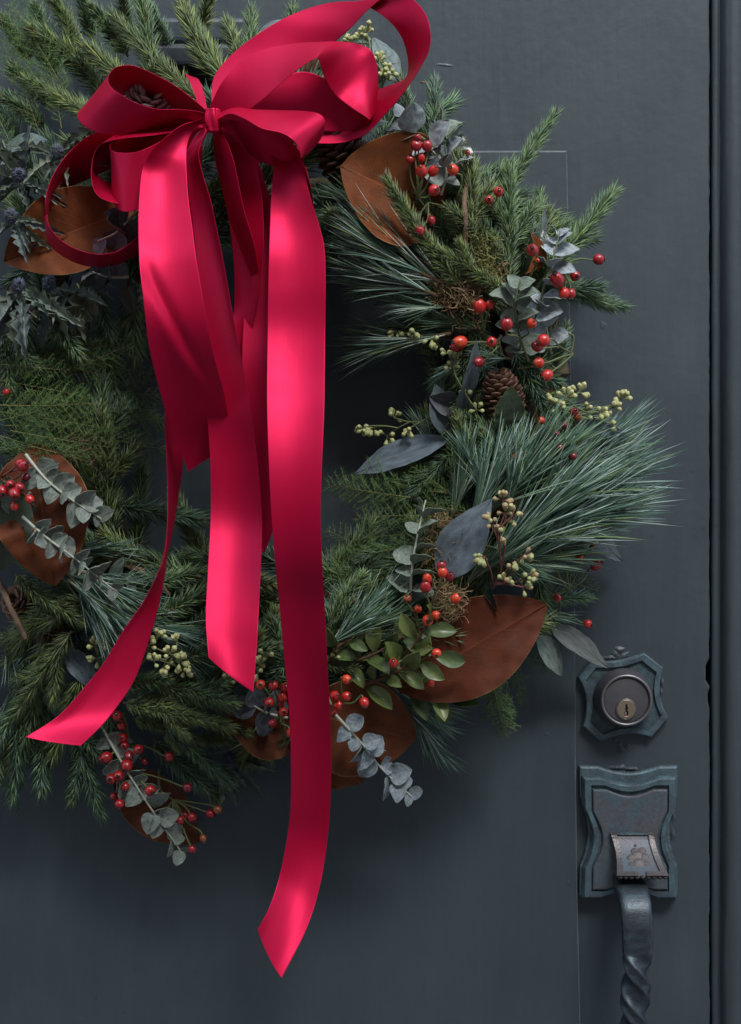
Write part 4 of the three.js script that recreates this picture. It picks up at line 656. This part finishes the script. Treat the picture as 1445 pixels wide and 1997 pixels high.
hips([555, 1450, 0], [545, 1390, 0.014], [[508, 1335, 11, 2, 0, 0, 0], [533, 1337, 10, 1], [525, 1370, 10, 1, 0.004, 0, 0.2], [550, 1360, 10, 1, -0.002], [556, 1342, 10, 0, -0.004], [552, 1389, 10, 1, 0.004], [531, 1411, 9, 0], [566, 1430, 9, 1], [548, 1374, 8, 0, -0.006]], { dz: 0.024 });
hips([240, 1390, 0.004], [255, 1450, 0.016], [[228, 1396, 11, 0], [237, 1415, 10, 0], [240, 1439, 10, 0], [243, 1454, 9, 0], [270, 1462, 11, 0, 0.004], [251, 1474, 11, 3], [331, 1475, 10, 0], [208, 1477, 13, 0, 0.004], [200, 1481, 9, 0, -0.004], [247, 1493, 12, 0, 0.004], [282, 1486, 8, 3, -0.01]], { dz: 0.026 });
hips([255, 1470, 0.006], [240, 1500, 0.012], [[231, 1513, 11, 0, 0.006], [217, 1519, 11, 0, 0.006], [244, 1534, 10, 0], [222, 1553, 8, 0, -0.006], [233, 1568, 10, 0], [293, 1542, 11, 0, 0.012], [366, 1536, 10, 3, -0.004]], { dz: 0.028 });
hips([310, 1500, 0.004], [338, 1560, 0.008], [[374, 1594, 10, 0], [352, 1600, 9, 0], [362, 1590, 8, 0, -0.006], [410, 1587, 9, 0, -0.002], [424, 1579, 9, 4], [396, 1635, 8, 4], [374, 1656, 9, 0], [313, 1624, 5, 0, -0.01]], { dz: 0.014 });
hips([-30, 900, 0.01], [0, 930, 0.022], [[46, 909, 11, 0], [40, 904, 10, 0, -0.004], [4, 958, 13, 0], [38, 951, 10, 0], [20, 944, 9, 0], [28, 963, 11, 0, 0.004], [58, 974, 10, 1], [28, 988, 9, 1], [50, 930, 9, 3, -0.006], [-14, 972, 11, 0]], { dz: 0.04, stem: stemRed });
hips([30, 790, 0], [20, 780, 0.005], [[12, 764, 7, 1]], { dz: 0.012 });

// ---- broad-leaved evergreen sprigs
const boxGeos = [C(0.115, 0.165, 0.042), C(0.09, 0.14, 0.042), C(0.15, 0.20, 0.052)].map(c => leafGeo({ prof: profiles.box, cF: c, cB: C(c.r * 1.25, c.g * 1.15, c.b * 1.2), cE: C(c.r * 1.5, c.g * 1.4, c.b * 1.2), cup: 0.15, curl: 0.1, fold: 0.12, wave: 0.03, nu: 12, th: 0.014 }));
function boxwood(path, n, size) {
  const s = group('boxwood_sprig', wreath), cv = new THREE.CatmullRomCurve3(path.map(a => P(...a)), false, 'centripetal'), g = new GB(); g.rod(cv.getPoints(14), t => 0.0013 * (1 - 0.5 * t), 5, C(0.7, 0.5, 0.45), 0.25); mesh('stem', g.geo(), bark, s);
  for (let k = 0; k < n; k++) { const t = 0.1 + 0.9 * (k + 0.6) / n, p = cv.getPointAt(Math.min(1, t)), T = cv.getTangentAt(Math.min(1, t)), a = k * 2.4, N = V(0, 0, 1), X = V().crossVectors(T, N).normalize();
    const d = X.clone().multiplyScalar(Math.cos(a)).addScaledVector(N, Math.sin(a) * 0.6 + 0.15).addScaledVector(T, 0.55).normalize(), m = mesh('leaf', pick(boxGeos), boxMat, s); basis(m, p, d, V(rr(-0.5, 0.5), rr(0, 0.7), 1), size * S * rr(0.75, 1.15)); }
}
boxwood([[690, 1345, 0.006], [760, 1315, 0.02], [850, 1275, 0.034]], 11, 60); boxwood([[760, 1330, 0.008], [800, 1270, 0.024], [840, 1205, 0.032]], 7, 62); boxwood([[650, 1300, 0.0], [720, 1280, 0.012], [790, 1240, 0.018]], 9, 58); boxwood([[780, 1350, 0.0], [840, 1350, 0.012], [890, 1372, 0.014]], 8, 56); boxwood([[640, 1290, 0.006], [660, 1260, 0.014], [700, 1240, 0.014]], 5, 50);

// ---- cones
const scaleGeo = (() => { const g = new GB(); g.rod([V(0, 0, 0), V(0, 0.45, 0.02), V(0, 0.8, 0.06), V(0, 0.97, 0.14), V(0, 1.04, 0.24)], t => 0.16 + 0.32 * Math.sin(Math.min(1, t * 1.15) * Math.PI * 0.62) - (t > 0.9 ? 0.12 : 0), 8, t => { const k = t > 0.85 ? 1.35 : 0.85; return C(k, k, k); }); const q = g.geo(); q.scale(1, 1, 0.42); return q; })();
function cone(x, y, dz, ax, R, L, m) {
  const s = group('pine_cone', wreath), c = P(x, y, dz), Y = ax.clone().normalize(); basis(s, c, Y, V(0, 0, 1), 1);
  const core = new THREE.SphereGeometry(1, 16, 12); core.scale(R * 0.62, L * 0.48, R * 0.62); const cc = new Float32Array(core.attributes.position.count * 3).fill(0.4); core.setAttribute('color', new THREE.BufferAttribute(cc, 3)); mesh('core', core, coneMats[1], s);
  const n = 78; for (let i = 0; i < n; i++) { const t = (i + 0.5) / n, h = lerp(-0.5, 0.5, t), r = Math.sqrt(Math.max(0.02, 1 - (2 * h) ** 2 * 0.92)), a = i * 2.39996, lean = lerp(0.15, 1.15, t), d = V(Math.cos(a) * Math.cos(lean), Math.sin(lean), Math.sin(a) * Math.cos(lean)); const q = mesh('scale', scaleGeo, coneMats[rnd() < 0.3 && m < 2 ? 1 : m], s); basis(q, V(Math.cos(a) * R * r * 0.45, h * L * 0.86, Math.sin(a) * R * r * 0.45), d, V(-Math.cos(a) * Math.sin(lean), Math.cos(lean), -Math.sin(a) * Math.sin(lean)), R * 0.62); }
}
cone(983, 778, -0.002, V(-0.3, 1, 0.4), 0.0128, 0.028, 0); cone(668, 302, -0.018, V(-0.4, 0.6, 0.5), 0.017, 0.036, 1); cone(290, 214, -0.006, V(0.2, 0.5, 1), 0.017, 0.03, 2); cone(52, 1182, -0.008, V(-0.5, 0.4, 1), 0.013, 0.026, 0); cone(95, 1225, -0.006, V(0.2, -0.6, 1), 0.009, 0.018, 1);

// ---- moss
function moss(x, y, dz, w, h, n, m) {
  const g = new GB();
  for (let i = 0; i < n; i++) { const p = P(x + rr(-1, 1) * w, y + rr(-1, 1) * h, dz + rr(-0.012, 0.006)), pts = [p.clone()]; let d = V(rr(-1, 1), rr(-1, 1), rr(-0.6, 0.8)).normalize(); for (let k = 0; k < 5; k++) { d.add(V(rr(-1, 1), rr(-1, 1), rr(-1, 1)).multiplyScalar(0.8)).normalize(); p.addScaledVector(d, rr(0.0012, 0.0026)); pts.push(p.clone()); } const k = rr(0.5, 1.5); g.rod(pts, rr(0.00018, 0.0004), 3, C(k, k * rr(0.85, 1.05), k * rr(0.7, 1.1))); }
  stuff(mesh('moss', g.geo(), mossMats[m], wreath));
}
moss(888, 575, 0.008, 42, 26, 420, 0); moss(940, 500, 0.006, 26, 40, 320, 1); moss(905, 610, 0.0, 40, 30, 260, 2); moss(870, 1050, 0.006, 38, 46, 420, 0); moss(875, 1175, 0.016, 26, 30, 300, 0); moss(865, 1090, 0.002, 30, 40, 260, 1); moss(960, 540, 0.0, 30, 30, 260, 0); moss(150, 880, 0, 40, 30, 200, 2);
// ---- loose woody twigs
function twig(path, r, m = bark) { const g = new GB(); g.rod(curvePts(path.map(a => P(...a)), 18), t => r * (1 - 0.35 * t), 7, () => { const k = rr(0.8, 1.5); return C(k, k, k * 1.1); }, 0.5); mesh('twig', g.geo(), m, wreath); }
twig([[-30, 1080, 0.012], [0, 1140, 0.022], [25, 1195, 0.03], [50, 1245, 0.032]], 0.0026); twig([[905, 520, 0.0], [908, 440, 0.012], [905, 390, 0.014], [915, 340, 0.01]], 0.0022); twig([[200, 1080, -0.012], [300, 1130, -0.006], [330, 1160, -0.006]], 0.0028); twig([[820, 160, -0.01], [860, 165, -0.004]], 0.0007); twig([[1110, 905, 0.012], [1140, 885, 0.014], [1105, 840, 0.014]], 0.0008, stemGreen); twig([[880, 562, 0.016], [900, 565, 0.02], [915, 580, 0.018]], 0.0007); twig([[500, 1420, 0.006], [470, 1450, 0.006], [420, 1470, 0.0]], 0.001, stemGreen);
twig([[1060, 700, -0.01], [1090, 720, -0.004], [1112, 690, 0], [1118, 655, 0.004], [1108, 650, 0.004]], 0.0009, stemGreen);

// ---- sea holly
const bract = [0, 1, 2].map(i => { const c = [C(0.19, 0.225, 0.165), C(0.145, 0.175, 0.155), C(0.26, 0.29, 0.20)][i]; return leafGeo({ prof: t => { const b = 0.078 * Math.pow(Math.sin(Math.PI * Math.pow(t, 0.7)), 0.8); const s = Math.abs((t * 5.5) % 1 - 0.5) * 2; return b * (0.55 + 0.9 * s * (t < 0.92 ? 1 : 0.3)); }, cF: c, cB: c, cE: C(c.r * 1.3, c.g * 1.3, c.b * 1.2), cup: 0.6, curl: 0.12, fold: 0.25, wave: 0.06, nu: 33, th: 0.008 }); });
function seaHolly(x, y, dz, n, len, dir, head = true) {
  const s = group('sea_holly', wreath), c = P(x, y, dz), base = dir ? Math.atan2(-dir[1], dir[0]) : 0, sp = dir ? dir[2] : Math.PI;
  if (head) { const g = new GB(); for (let i = 0; i < 260; i++) { const u = rr(-1, 1), a = rnd() * 6.283, q = Math.sqrt(1 - u * u), d = V(q * Math.cos(a), u * 1.2, q * Math.sin(a)); const k = rr(0.6, 1.4); g.needle(V(d.x * 0.003, d.y * 0.003, d.z * 0.003), d.clone().normalize(), rr(0.0015, 0.0035), 0.0005, C(k, k, k), null, 1); } const m = mesh('flower_head', g.geo(), vc(C(0.06, 0.07, 0.11), { roughness: 0.7 }), s); m.position.copy(c).add(V(0, 0, 0.006)); }
  for (let i = 0; i < n; i++) { const a = base + rr(-sp, sp), d = V(Math.cos(a), Math.sin(a), rr(-0.2, 0.5)), m = mesh('bract', pick(bract), thistleMat, s); basis(m, c.clone().addScaledVector(d, 0.002), d, V(rr(-0.7, 0.7), rr(-0.3, 0.9), 1), len * S * rr(0.6, 1.1)); }
}
seaHolly(40, 345, 0.022, 15, 115); seaHolly(115, 300, 0.014, 9, 90); seaHolly(25, 425, 0.02, 8, 90, [0.2, 1, 1.2]); seaHolly(40, 560, 0.018, 14, 125, [0.3, 1, 1.1]); seaHolly(100, 555, 0.014, 10, 115, [0.5, 1, 0.9]); seaHolly(160, 560, 0.006, 6, 80, [0.6, 0.7, 0.9], false);
seaHolly(448, 1478, -0.004, 9, 100, [1, 0.35, 0.6]); seaHolly(430, 1490, -0.006, 6, 90, [0.5, 1, 0.5], false);

// ================================================================ ribbon bow
const knot = pt(416, 238, 0.128), bow = group('ribbon_bow', null, knot.clone());
tag(bow, 'crimson satin ribbon bow with long trailing tails tied on the wreath', 'ribbon');
const RW = 0.0405;
function ribbon(name, rows, o = {}) {
  const A = [], B = [];
  for (const [xa, ya, xb, yb, z, s = 0] of rows) {
    const d = pt(xa, ya, z).distanceTo(pt(xb, yb, z)), dz = s ? Math.min(o.maxdz || 0.034, Math.sqrt(Math.max(0, RW * RW - d * d))) * s / 2 : 0;
    A.push(pt(xa, ya, z + dz).sub(knot)); B.push(pt(xb, yb, z - dz).sub(knot));
  }
  const ca = new THREE.CatmullRomCurve3(A, false, 'catmullrom', 0.5), cb = new THREE.CatmullRomCurve3(B, false, 'catmullrom', 0.5), n = (rows.length - 1) * (o.n || 9), m = 14, g = new GB(), F = [], K = [], sd = rnd() * 90;
  const T = V(), X = V(), N = V(), white = C(1, 1, 1), selv = C(1.0, 1.3, 1.2); let len = 0, pc = null;
  for (let j = 0; j <= n; j++) {
    const t = j / n, a = ca.getPoint(t), b = cb.getPoint(t), c = a.clone().lerp(b, 0.5); if (pc) len += c.distanceTo(pc); pc = c.clone();
    const t2 = Math.min(1, t + 0.004), t1 = Math.max(0, t - 0.004); T.copy(ca.getPoint(t2)).add(cb.getPoint(t2)).sub(ca.getPoint(t1)).sub(cb.getPoint(t1)).normalize(); X.copy(b).sub(a).normalize(); N.crossVectors(X, T).normalize(); if (o.flip) N.negate();
    const fr = [], br = [];
    for (let i = 0; i <= m; i++) {
      const v0 = i / m, v = i === 1 ? 0.018 : i === m - 1 ? 0.982 : v0, e = i === 0 || i === m, p = a.clone().lerp(b, v), q = 2 * v - 1;
      const off = (o.bow || 0) * (1 - q * q) + (o.wr ?? 0.0011) * (noise.noise(len * 9 + sd, v * 1.5, sd) + 0.16 * noise.noise(len * 34 + sd, v * 3.0 + len * 14, sd)) * (o.fade ? Math.min(1, Math.min(t, 1 - t) * 6) : 1);
      if (o.crease) { const w = o.crease(v, len); p.addScaledVector(N, w); } p.addScaledVector(N, off); const th = e ? 0.00016 : 0.00013;
      fr.push(g.v(p.x + N.x * th, p.y + N.y * th, p.z + N.z * th, e ? selv : white, v * RW * 6, len * 6)); br.push(g.v(p.x - N.x * th, p.y - N.y * th, p.z - N.z * th, e ? selv : white, v * RW * 6, len * 6));
    }
    F.push(fr); K.push(br);
  }
  for (let j = 0; j < n; j++) {
    for (let i = 0; i < m; i++) { g.quad(F[j][i], F[j][i + 1], F[j + 1][i + 1], F[j + 1][i]); g.quad(K[j][i], K[j + 1][i], K[j + 1][i + 1], K[j][i + 1]); }
    g.quad(F[j][0], F[j + 1][0], K[j + 1][0], K[j][0]); g.quad(F[j][m], K[j][m], K[j + 1][m], F[j + 1][m]);
  }
  for (let i = 0; i < m; i++) { g.quad(F[0][i], K[0][i], K[0][i + 1], F[0][i + 1]); g.quad(F[n][i], F[n][i + 1], K[n][i + 1], K[n][i]); }
  return mesh(name, g.geo(), satin, bow);
}
// loops (edge A x,y, edge B x,y, height above the door, +1 where edge A is the nearer one)
ribbon('loop', [[406, 218, 412, 232, 0.122], [375, 192, 388, 222, 0.112, 0.6], [335, 163, 345, 214, 0.104, 0.8], [295, 142, 305, 205, 0.100, 1], [258, 128, 266, 190, 0.100, 1], [228, 131, 216, 186, 0.104, 1], [214, 144, 172, 205, 0.115, 1], [211, 157, 153, 218, 0.128, 1], [217, 170, 153, 233, 0.138, 1], [232, 182, 168, 248, 0.144, 1], [262, 199, 200, 261, 0.146, 0.8], [305, 212, 245, 260, 0.145, 0.6], [350, 213, 300, 240, 0.142, 0.3], [385, 217, 345, 229, 0.136], [410, 224, 402, 240, 0.128]], { wr: 0.0006, fade: 1 });
ribbon('loop', [[408, 226, 404, 244, 0.116], [350, 226, 350, 262, 0.106, 0.8], [290, 236, 290, 285, 0.098, 1], [240, 250, 245, 330, 0.096, 1], [219, 270, 222, 360, 0.102, 0.6], [214, 285, 219, 388, 0.116, 0.4], [219, 294, 226, 402, 0.130, 0.4], [238, 298, 243, 413, 0.139], [270, 295, 278, 405, 0.142, 0.3], [312, 276, 318, 375, 0.138, 0.4], [355, 248, 350, 320, 0.132, 0.6], [392, 234, 380, 265, 0.128], [408, 232, 402, 246, 0.126]], { wr: 0.0006, fade: 1 });
ribbon('loop', [[400, 232, 396, 246, 0.112], [320, 240, 310, 262, 0.104, -0.6], [240, 254, 222, 272, 0.100, -1], [202, 280, 188, 290, 0.102, -1], [184, 318, 177, 335, 0.108, -1], [192, 343, 186, 376, 0.114, -1], [217, 357, 215, 394, 0.118, -1], [262, 362, 265, 398, 0.116, -0.8], [320, 340, 330, 375, 0.112, -0.8], [380, 270, 385, 290, 0.114]], { wr: 0.0005, fade: 1 });
ribbon('loop', [[398, 240, 396, 226, 0.104], [300, 300, 290, 235, 0.090, -0.6], [215, 330, 195, 256, 0.086, -0.8], [172, 349, 152, 280, 0.088, -0.8], [140, 364, 117, 318, 0.094, -1], [112, 390, 95, 360, 0.104, -1], [96, 412, 87, 400, 0.114, -1], [93, 432, 88, 438, 0.122, 1], [103, 452, 95, 470, 0.127, 1], [126, 474, 115, 494, 0.128, 1], [160, 490, 155, 515, 0.126, 1], [200, 496, 203, 521, 0.120, 1], [240, 484, 245, 509, 0.112, 1], [285, 440, 290, 475, 0.104, 0.8], [340, 340, 350, 380, 0.104, 0.6], [395, 250, 402, 262, 0.11]], { wr: 0.0005, fade: 1 });
ribbon('loop', [[412, 208, 424, 218, 0.116], [417, 152, 470, 186, 0.104, -0.5], [452, 107, 540, 150, 0.098, -0.6], [504, 66, 605, 112, 0.096, -0.6], [556, 35, 650, 83, 0.098, -0.6], [608, 14, 682, 56, 0.102, -0.8], [655, 4, 716, 20, 0.110, -1], [696, 5, 758, -10, 0.124, -0.9], [730, 20, 800, -4, 0.136, -0.6], [762, 44, 828, 24, 0.143, -0.6], [783, 72, 839, 62, 0.144, -0.8], [794, 106, 836, 98, 0.140, -0.9], [796, 135, 820, 130, 0.132, -1], [788, 154, 797, 166, 0.122, -1], [766, 165, 772, 198, 0.112, -0.8], [736, 176, 745, 228, 0.102, -0.6], [690, 200, 705, 266, 0.096, -0.4], [620, 215, 640, 280, 0.096, -0.4], [520, 225, 530, 270, 0.102], [425, 230, 430, 248, 0.114]], { wr: 0.0006, fade: 1 });
ribbon('loop', [[408, 210, 418, 222, 0.124], [432, 162, 470, 222, 0.130, 0], [469, 119, 510, 196, 0.134, -0.4], [516, 95, 545, 166, 0.138, -0.6], [570, 85, 578, 138, 0.142, -0.8], [622, 82, 612, 116, 0.142, -1], [662, 81, 622, 118, 0.132, -1], [700, 86, 632, 150, 0.118, -0.8], [726, 102, 655, 186, 0.112, -0.5], [737, 140, 688, 212, 0.112, -0.5], [736, 190, 712, 227, 0.113, -0.8], [729, 228, 720, 232, 0.112, -1], [712, 252, 702, 205, 0.107, -0.6], [665, 256, 655, 165, 0.104, -0.3], [600, 254, 588, 140, 0.104, 0], [520, 250, 512, 170, 0.108], [428, 240, 430, 222, 0.118]], { wr: 0.0007, fade: 1 });
ribbon('loop', [[418, 226, 420, 236, 0.130], [455, 210, 448, 222, 0.140, -0.6], [500, 213, 478, 232, 0.148, -0.8], [548, 215, 510, 250, 0.153, -0.8], [596, 217, 545, 258, 0.156, -0.6], [624, 223, 568, 270, 0.158, -0.6], [634, 240, 582, 288, 0.156, -0.5], [625, 270, 587, 303, 0.150, -0.7], [605, 295, 586, 308, 0.144, -1], [586, 314, 580, 290, 0.137, -0.8], [568, 325, 556, 268, 0.134, -0.5], [545, 325, 528, 255, 0.133, -0.4], [514, 317, 500, 246, 0.132, -0.4], [483, 297, 468, 238, 0.130, -0.4], [458, 268, 446, 232, 0.128], [424, 240, 420, 228, 0.126]], { wr: 0.0007, fade: 1 });
ribbon('loop', [[360, 144, 372, 148, 0.086], [370, 160, 388, 156, 0.094], [380, 186, 398, 183, 0.104], [388, 212, 404, 212, 0.116]], { wr: 0.0003 });
// tails
ribbon('tail', [[400, 230, 408, 246, 0.128], [352, 246, 378, 254, 0.140, 0.5], [318, 272, 366, 276, 0.146, 0.5], [296, 295, 363, 305, 0.148, 0.3], [279, 327, 364, 345, 0.149, 0], [272, 380, 368, 395, 0.156], [270, 440, 375, 445, 0.165], [272, 512, 384, 513, 0.176], [283, 614, 401, 614, 0.181], [293, 687, 416, 690, 0.172], [318, 785, 437, 770, 0.150], [344, 860, 447, 828, 0.130], [368, 920, 452, 873, 0.118]], { wr: 0.0007, bow: 0.0026, crease: (v, l) => { const d = (l - 0.13) - (v - 0.12) * 0.10, m = Math.exp(-(((v - 0.5) / 0.38) ** 2)); return 0.0032 * m * Math.exp(-((d / 0.012) ** 2)) - 0.002 * m * Math.exp(-(((d - 0.018) / 0.014) ** 2)); } });
ribbon('tail', [[398, 244, 408, 250, 0.122], [360, 300, 388, 294, 0.126, -0.5], [364, 345, 396, 340, 0.130, -0.6], [372, 400, 412, 395, 0.137, -0.6], [384, 500, 434, 505, 0.143, -0.5], [393, 600, 455, 620, 0.146, -0.4], [397, 700, 473, 710, 0.144, -0.3], [403, 800, 489, 800, 0.140, -0.3], [410, 900, 502, 890, 0.134, 0], [411, 1000, 511, 1005, 0.134], [406, 1100, 509, 1100, 0.147], [401, 1200, 504, 1200, 0.163], [404, 1250, 500, 1272, 0.171], [407, 1283, 494, 1350, 0.178]], { wr: 0.0009, bow: 0.0026 });
ribbon('tail', [[416, 250, 436, 248, 0.122], [420, 311, 490, 308, 0.120, -0.4], [432, 363, 507, 363, 0.124, -0.5], [444, 415, 513, 430, 0.127, -0.5], [454, 480, 512, 490, 0.128, -0.5], [458, 545, 506, 548, 0.125, -0.5], [457, 600, 497, 604, 0.121, -0.4], [452, 650, 486, 670, 0.118], [448, 720, 470, 740, 0.116]], { wr: 0.001 });
ribbon('tail', [[414, 246, 430, 246, 0.126], [424, 318, 454, 308, 0.131, -0.8], [445, 415, 474, 405, 0.134, -0.8], [466, 490, 494, 475, 0.134, -0.8], [482, 545, 504, 530, 0.130, -0.6]], { wr: 0.0008 });
ribbon('tail', [[440, 300, 500, 300, 0.112], [470, 420, 535, 420, 0.112], [480, 520, 545, 520, 0.115], [475, 620, 560, 620, 0.120], [472, 720, 560, 720, 0.126], [480, 820, 556, 820, 0.126], [492, 920, 548, 920, 0.122], [500, 1000, 538, 1000, 0.120], [506, 1045, 530, 1040, 0.120], [512, 1078, 516, 1078, 0.120]], { wr: 0.001 });
ribbon('tail', [[520, 285, 585, 285, 0.124], [533, 322, 592, 322, 0.134], [529, 380, 602, 372, 0.141, -0.4], [527, 430, 618, 425, 0.147, -0.2], [525, 490, 632, 480, 0.153], [523, 560, 635, 552, 0.157], [522, 640, 634, 640, 0.160], [521, 720, 633, 720, 0.169], [521, 800, 632, 800, 0.182], [524, 900, 628, 900, 0.192], [529, 1000, 625, 1000, 0.194], [536, 1090, 628, 1090, 0.187], [545, 1180, 633, 1180, 0.168], [554, 1280, 638, 1280, 0.152], [563, 1380, 643, 1380, 0.135, 0.2], [567, 1470, 646, 1470, 0.119, 0.3], [567, 1560, 644, 1570, 0.104, 0.3], [561, 1625, 637, 1650, 0.096, 0.2], [546, 1705, 622, 1735, 0.101], [527, 1765, 596, 1815, 0.114], [503, 1813, 550, 1907, 0.132]], { wr: 0.0008, bow: 0.0026, n: 8 });
ribbon('tail', [[560, 300, 582, 296, 0.128], [578, 330, 597, 330, 0.131, -0.8], [596, 362, 606, 365, 0.132, -0.8], [610, 400, 612, 405, 0.130]], { wr: 0.0004 });
ribbon('tail', [[380, 280, 396, 285, 0.112], [345, 420, 385, 425, 0.110, 0.5], [330, 600, 360, 605, 0.112, 0.6], [324, 740, 343, 745, 0.114, 0.8], [322, 830, 342, 835, 0.114, 0.9], [325, 900, 355, 896, 0.113, 0.9], [327, 960, 349, 955, 0.112, 1], [326, 1030, 336, 1030, 0.120, 1], [321, 1080, 324, 1086, 0.126, 1], [308, 1117, 319, 1122, 0.131, 0.9], [280, 1173, 306, 1186, 0.138, 0.6], [242, 1228, 285, 1262, 0.145, 0.5], [202, 1294, 262, 1325, 0.152, 0.4], [165, 1340, 234, 1370, 0.160, 0.3], [115, 1395, 200, 1413, 0.170, 0.2], [50, 1437, 157, 1454, 0.184, 0]], { wr: 0.001, bow: 0.001 });
// knot: a short tight wrap with pleats
{
  const g = new GB(), n = 26, m = 36; let prev = null;
  for (let j = 0; j <= n; j++) { const t = j / n, y = lerp(20, -20, t), r = 8.5 + 4 * Math.sin(t * Math.PI) ** 0.6 + 5 * Math.max(0, Math.abs(t - 0.5) * 2 - 0.75), row = []; for (let i = 0; i < m; i++) { const a = i / m * 6.283, pl = 1 + 0.13 * Math.sin(a * 5 + t * 3.2) + 0.06 * Math.sin(a * 11 - t * 2); row.push(g.v((Math.cos(a) * r * pl * 1.15 + 5 * (t - 0.5) * (t - 0.2)) * S, y * S, Math.sin(a) * r * pl * 0.95 * S + 0.004, W1, i / m, t)); } if (prev) for (let i = 0; i < m; i++) { const q = (i + 1) % m; g.quad(prev[i], row[i], row[q], prev[q]); } prev = row; }
  mesh('knot', g.geo(), satin, bow);
}
renderer.render(scene, camera);
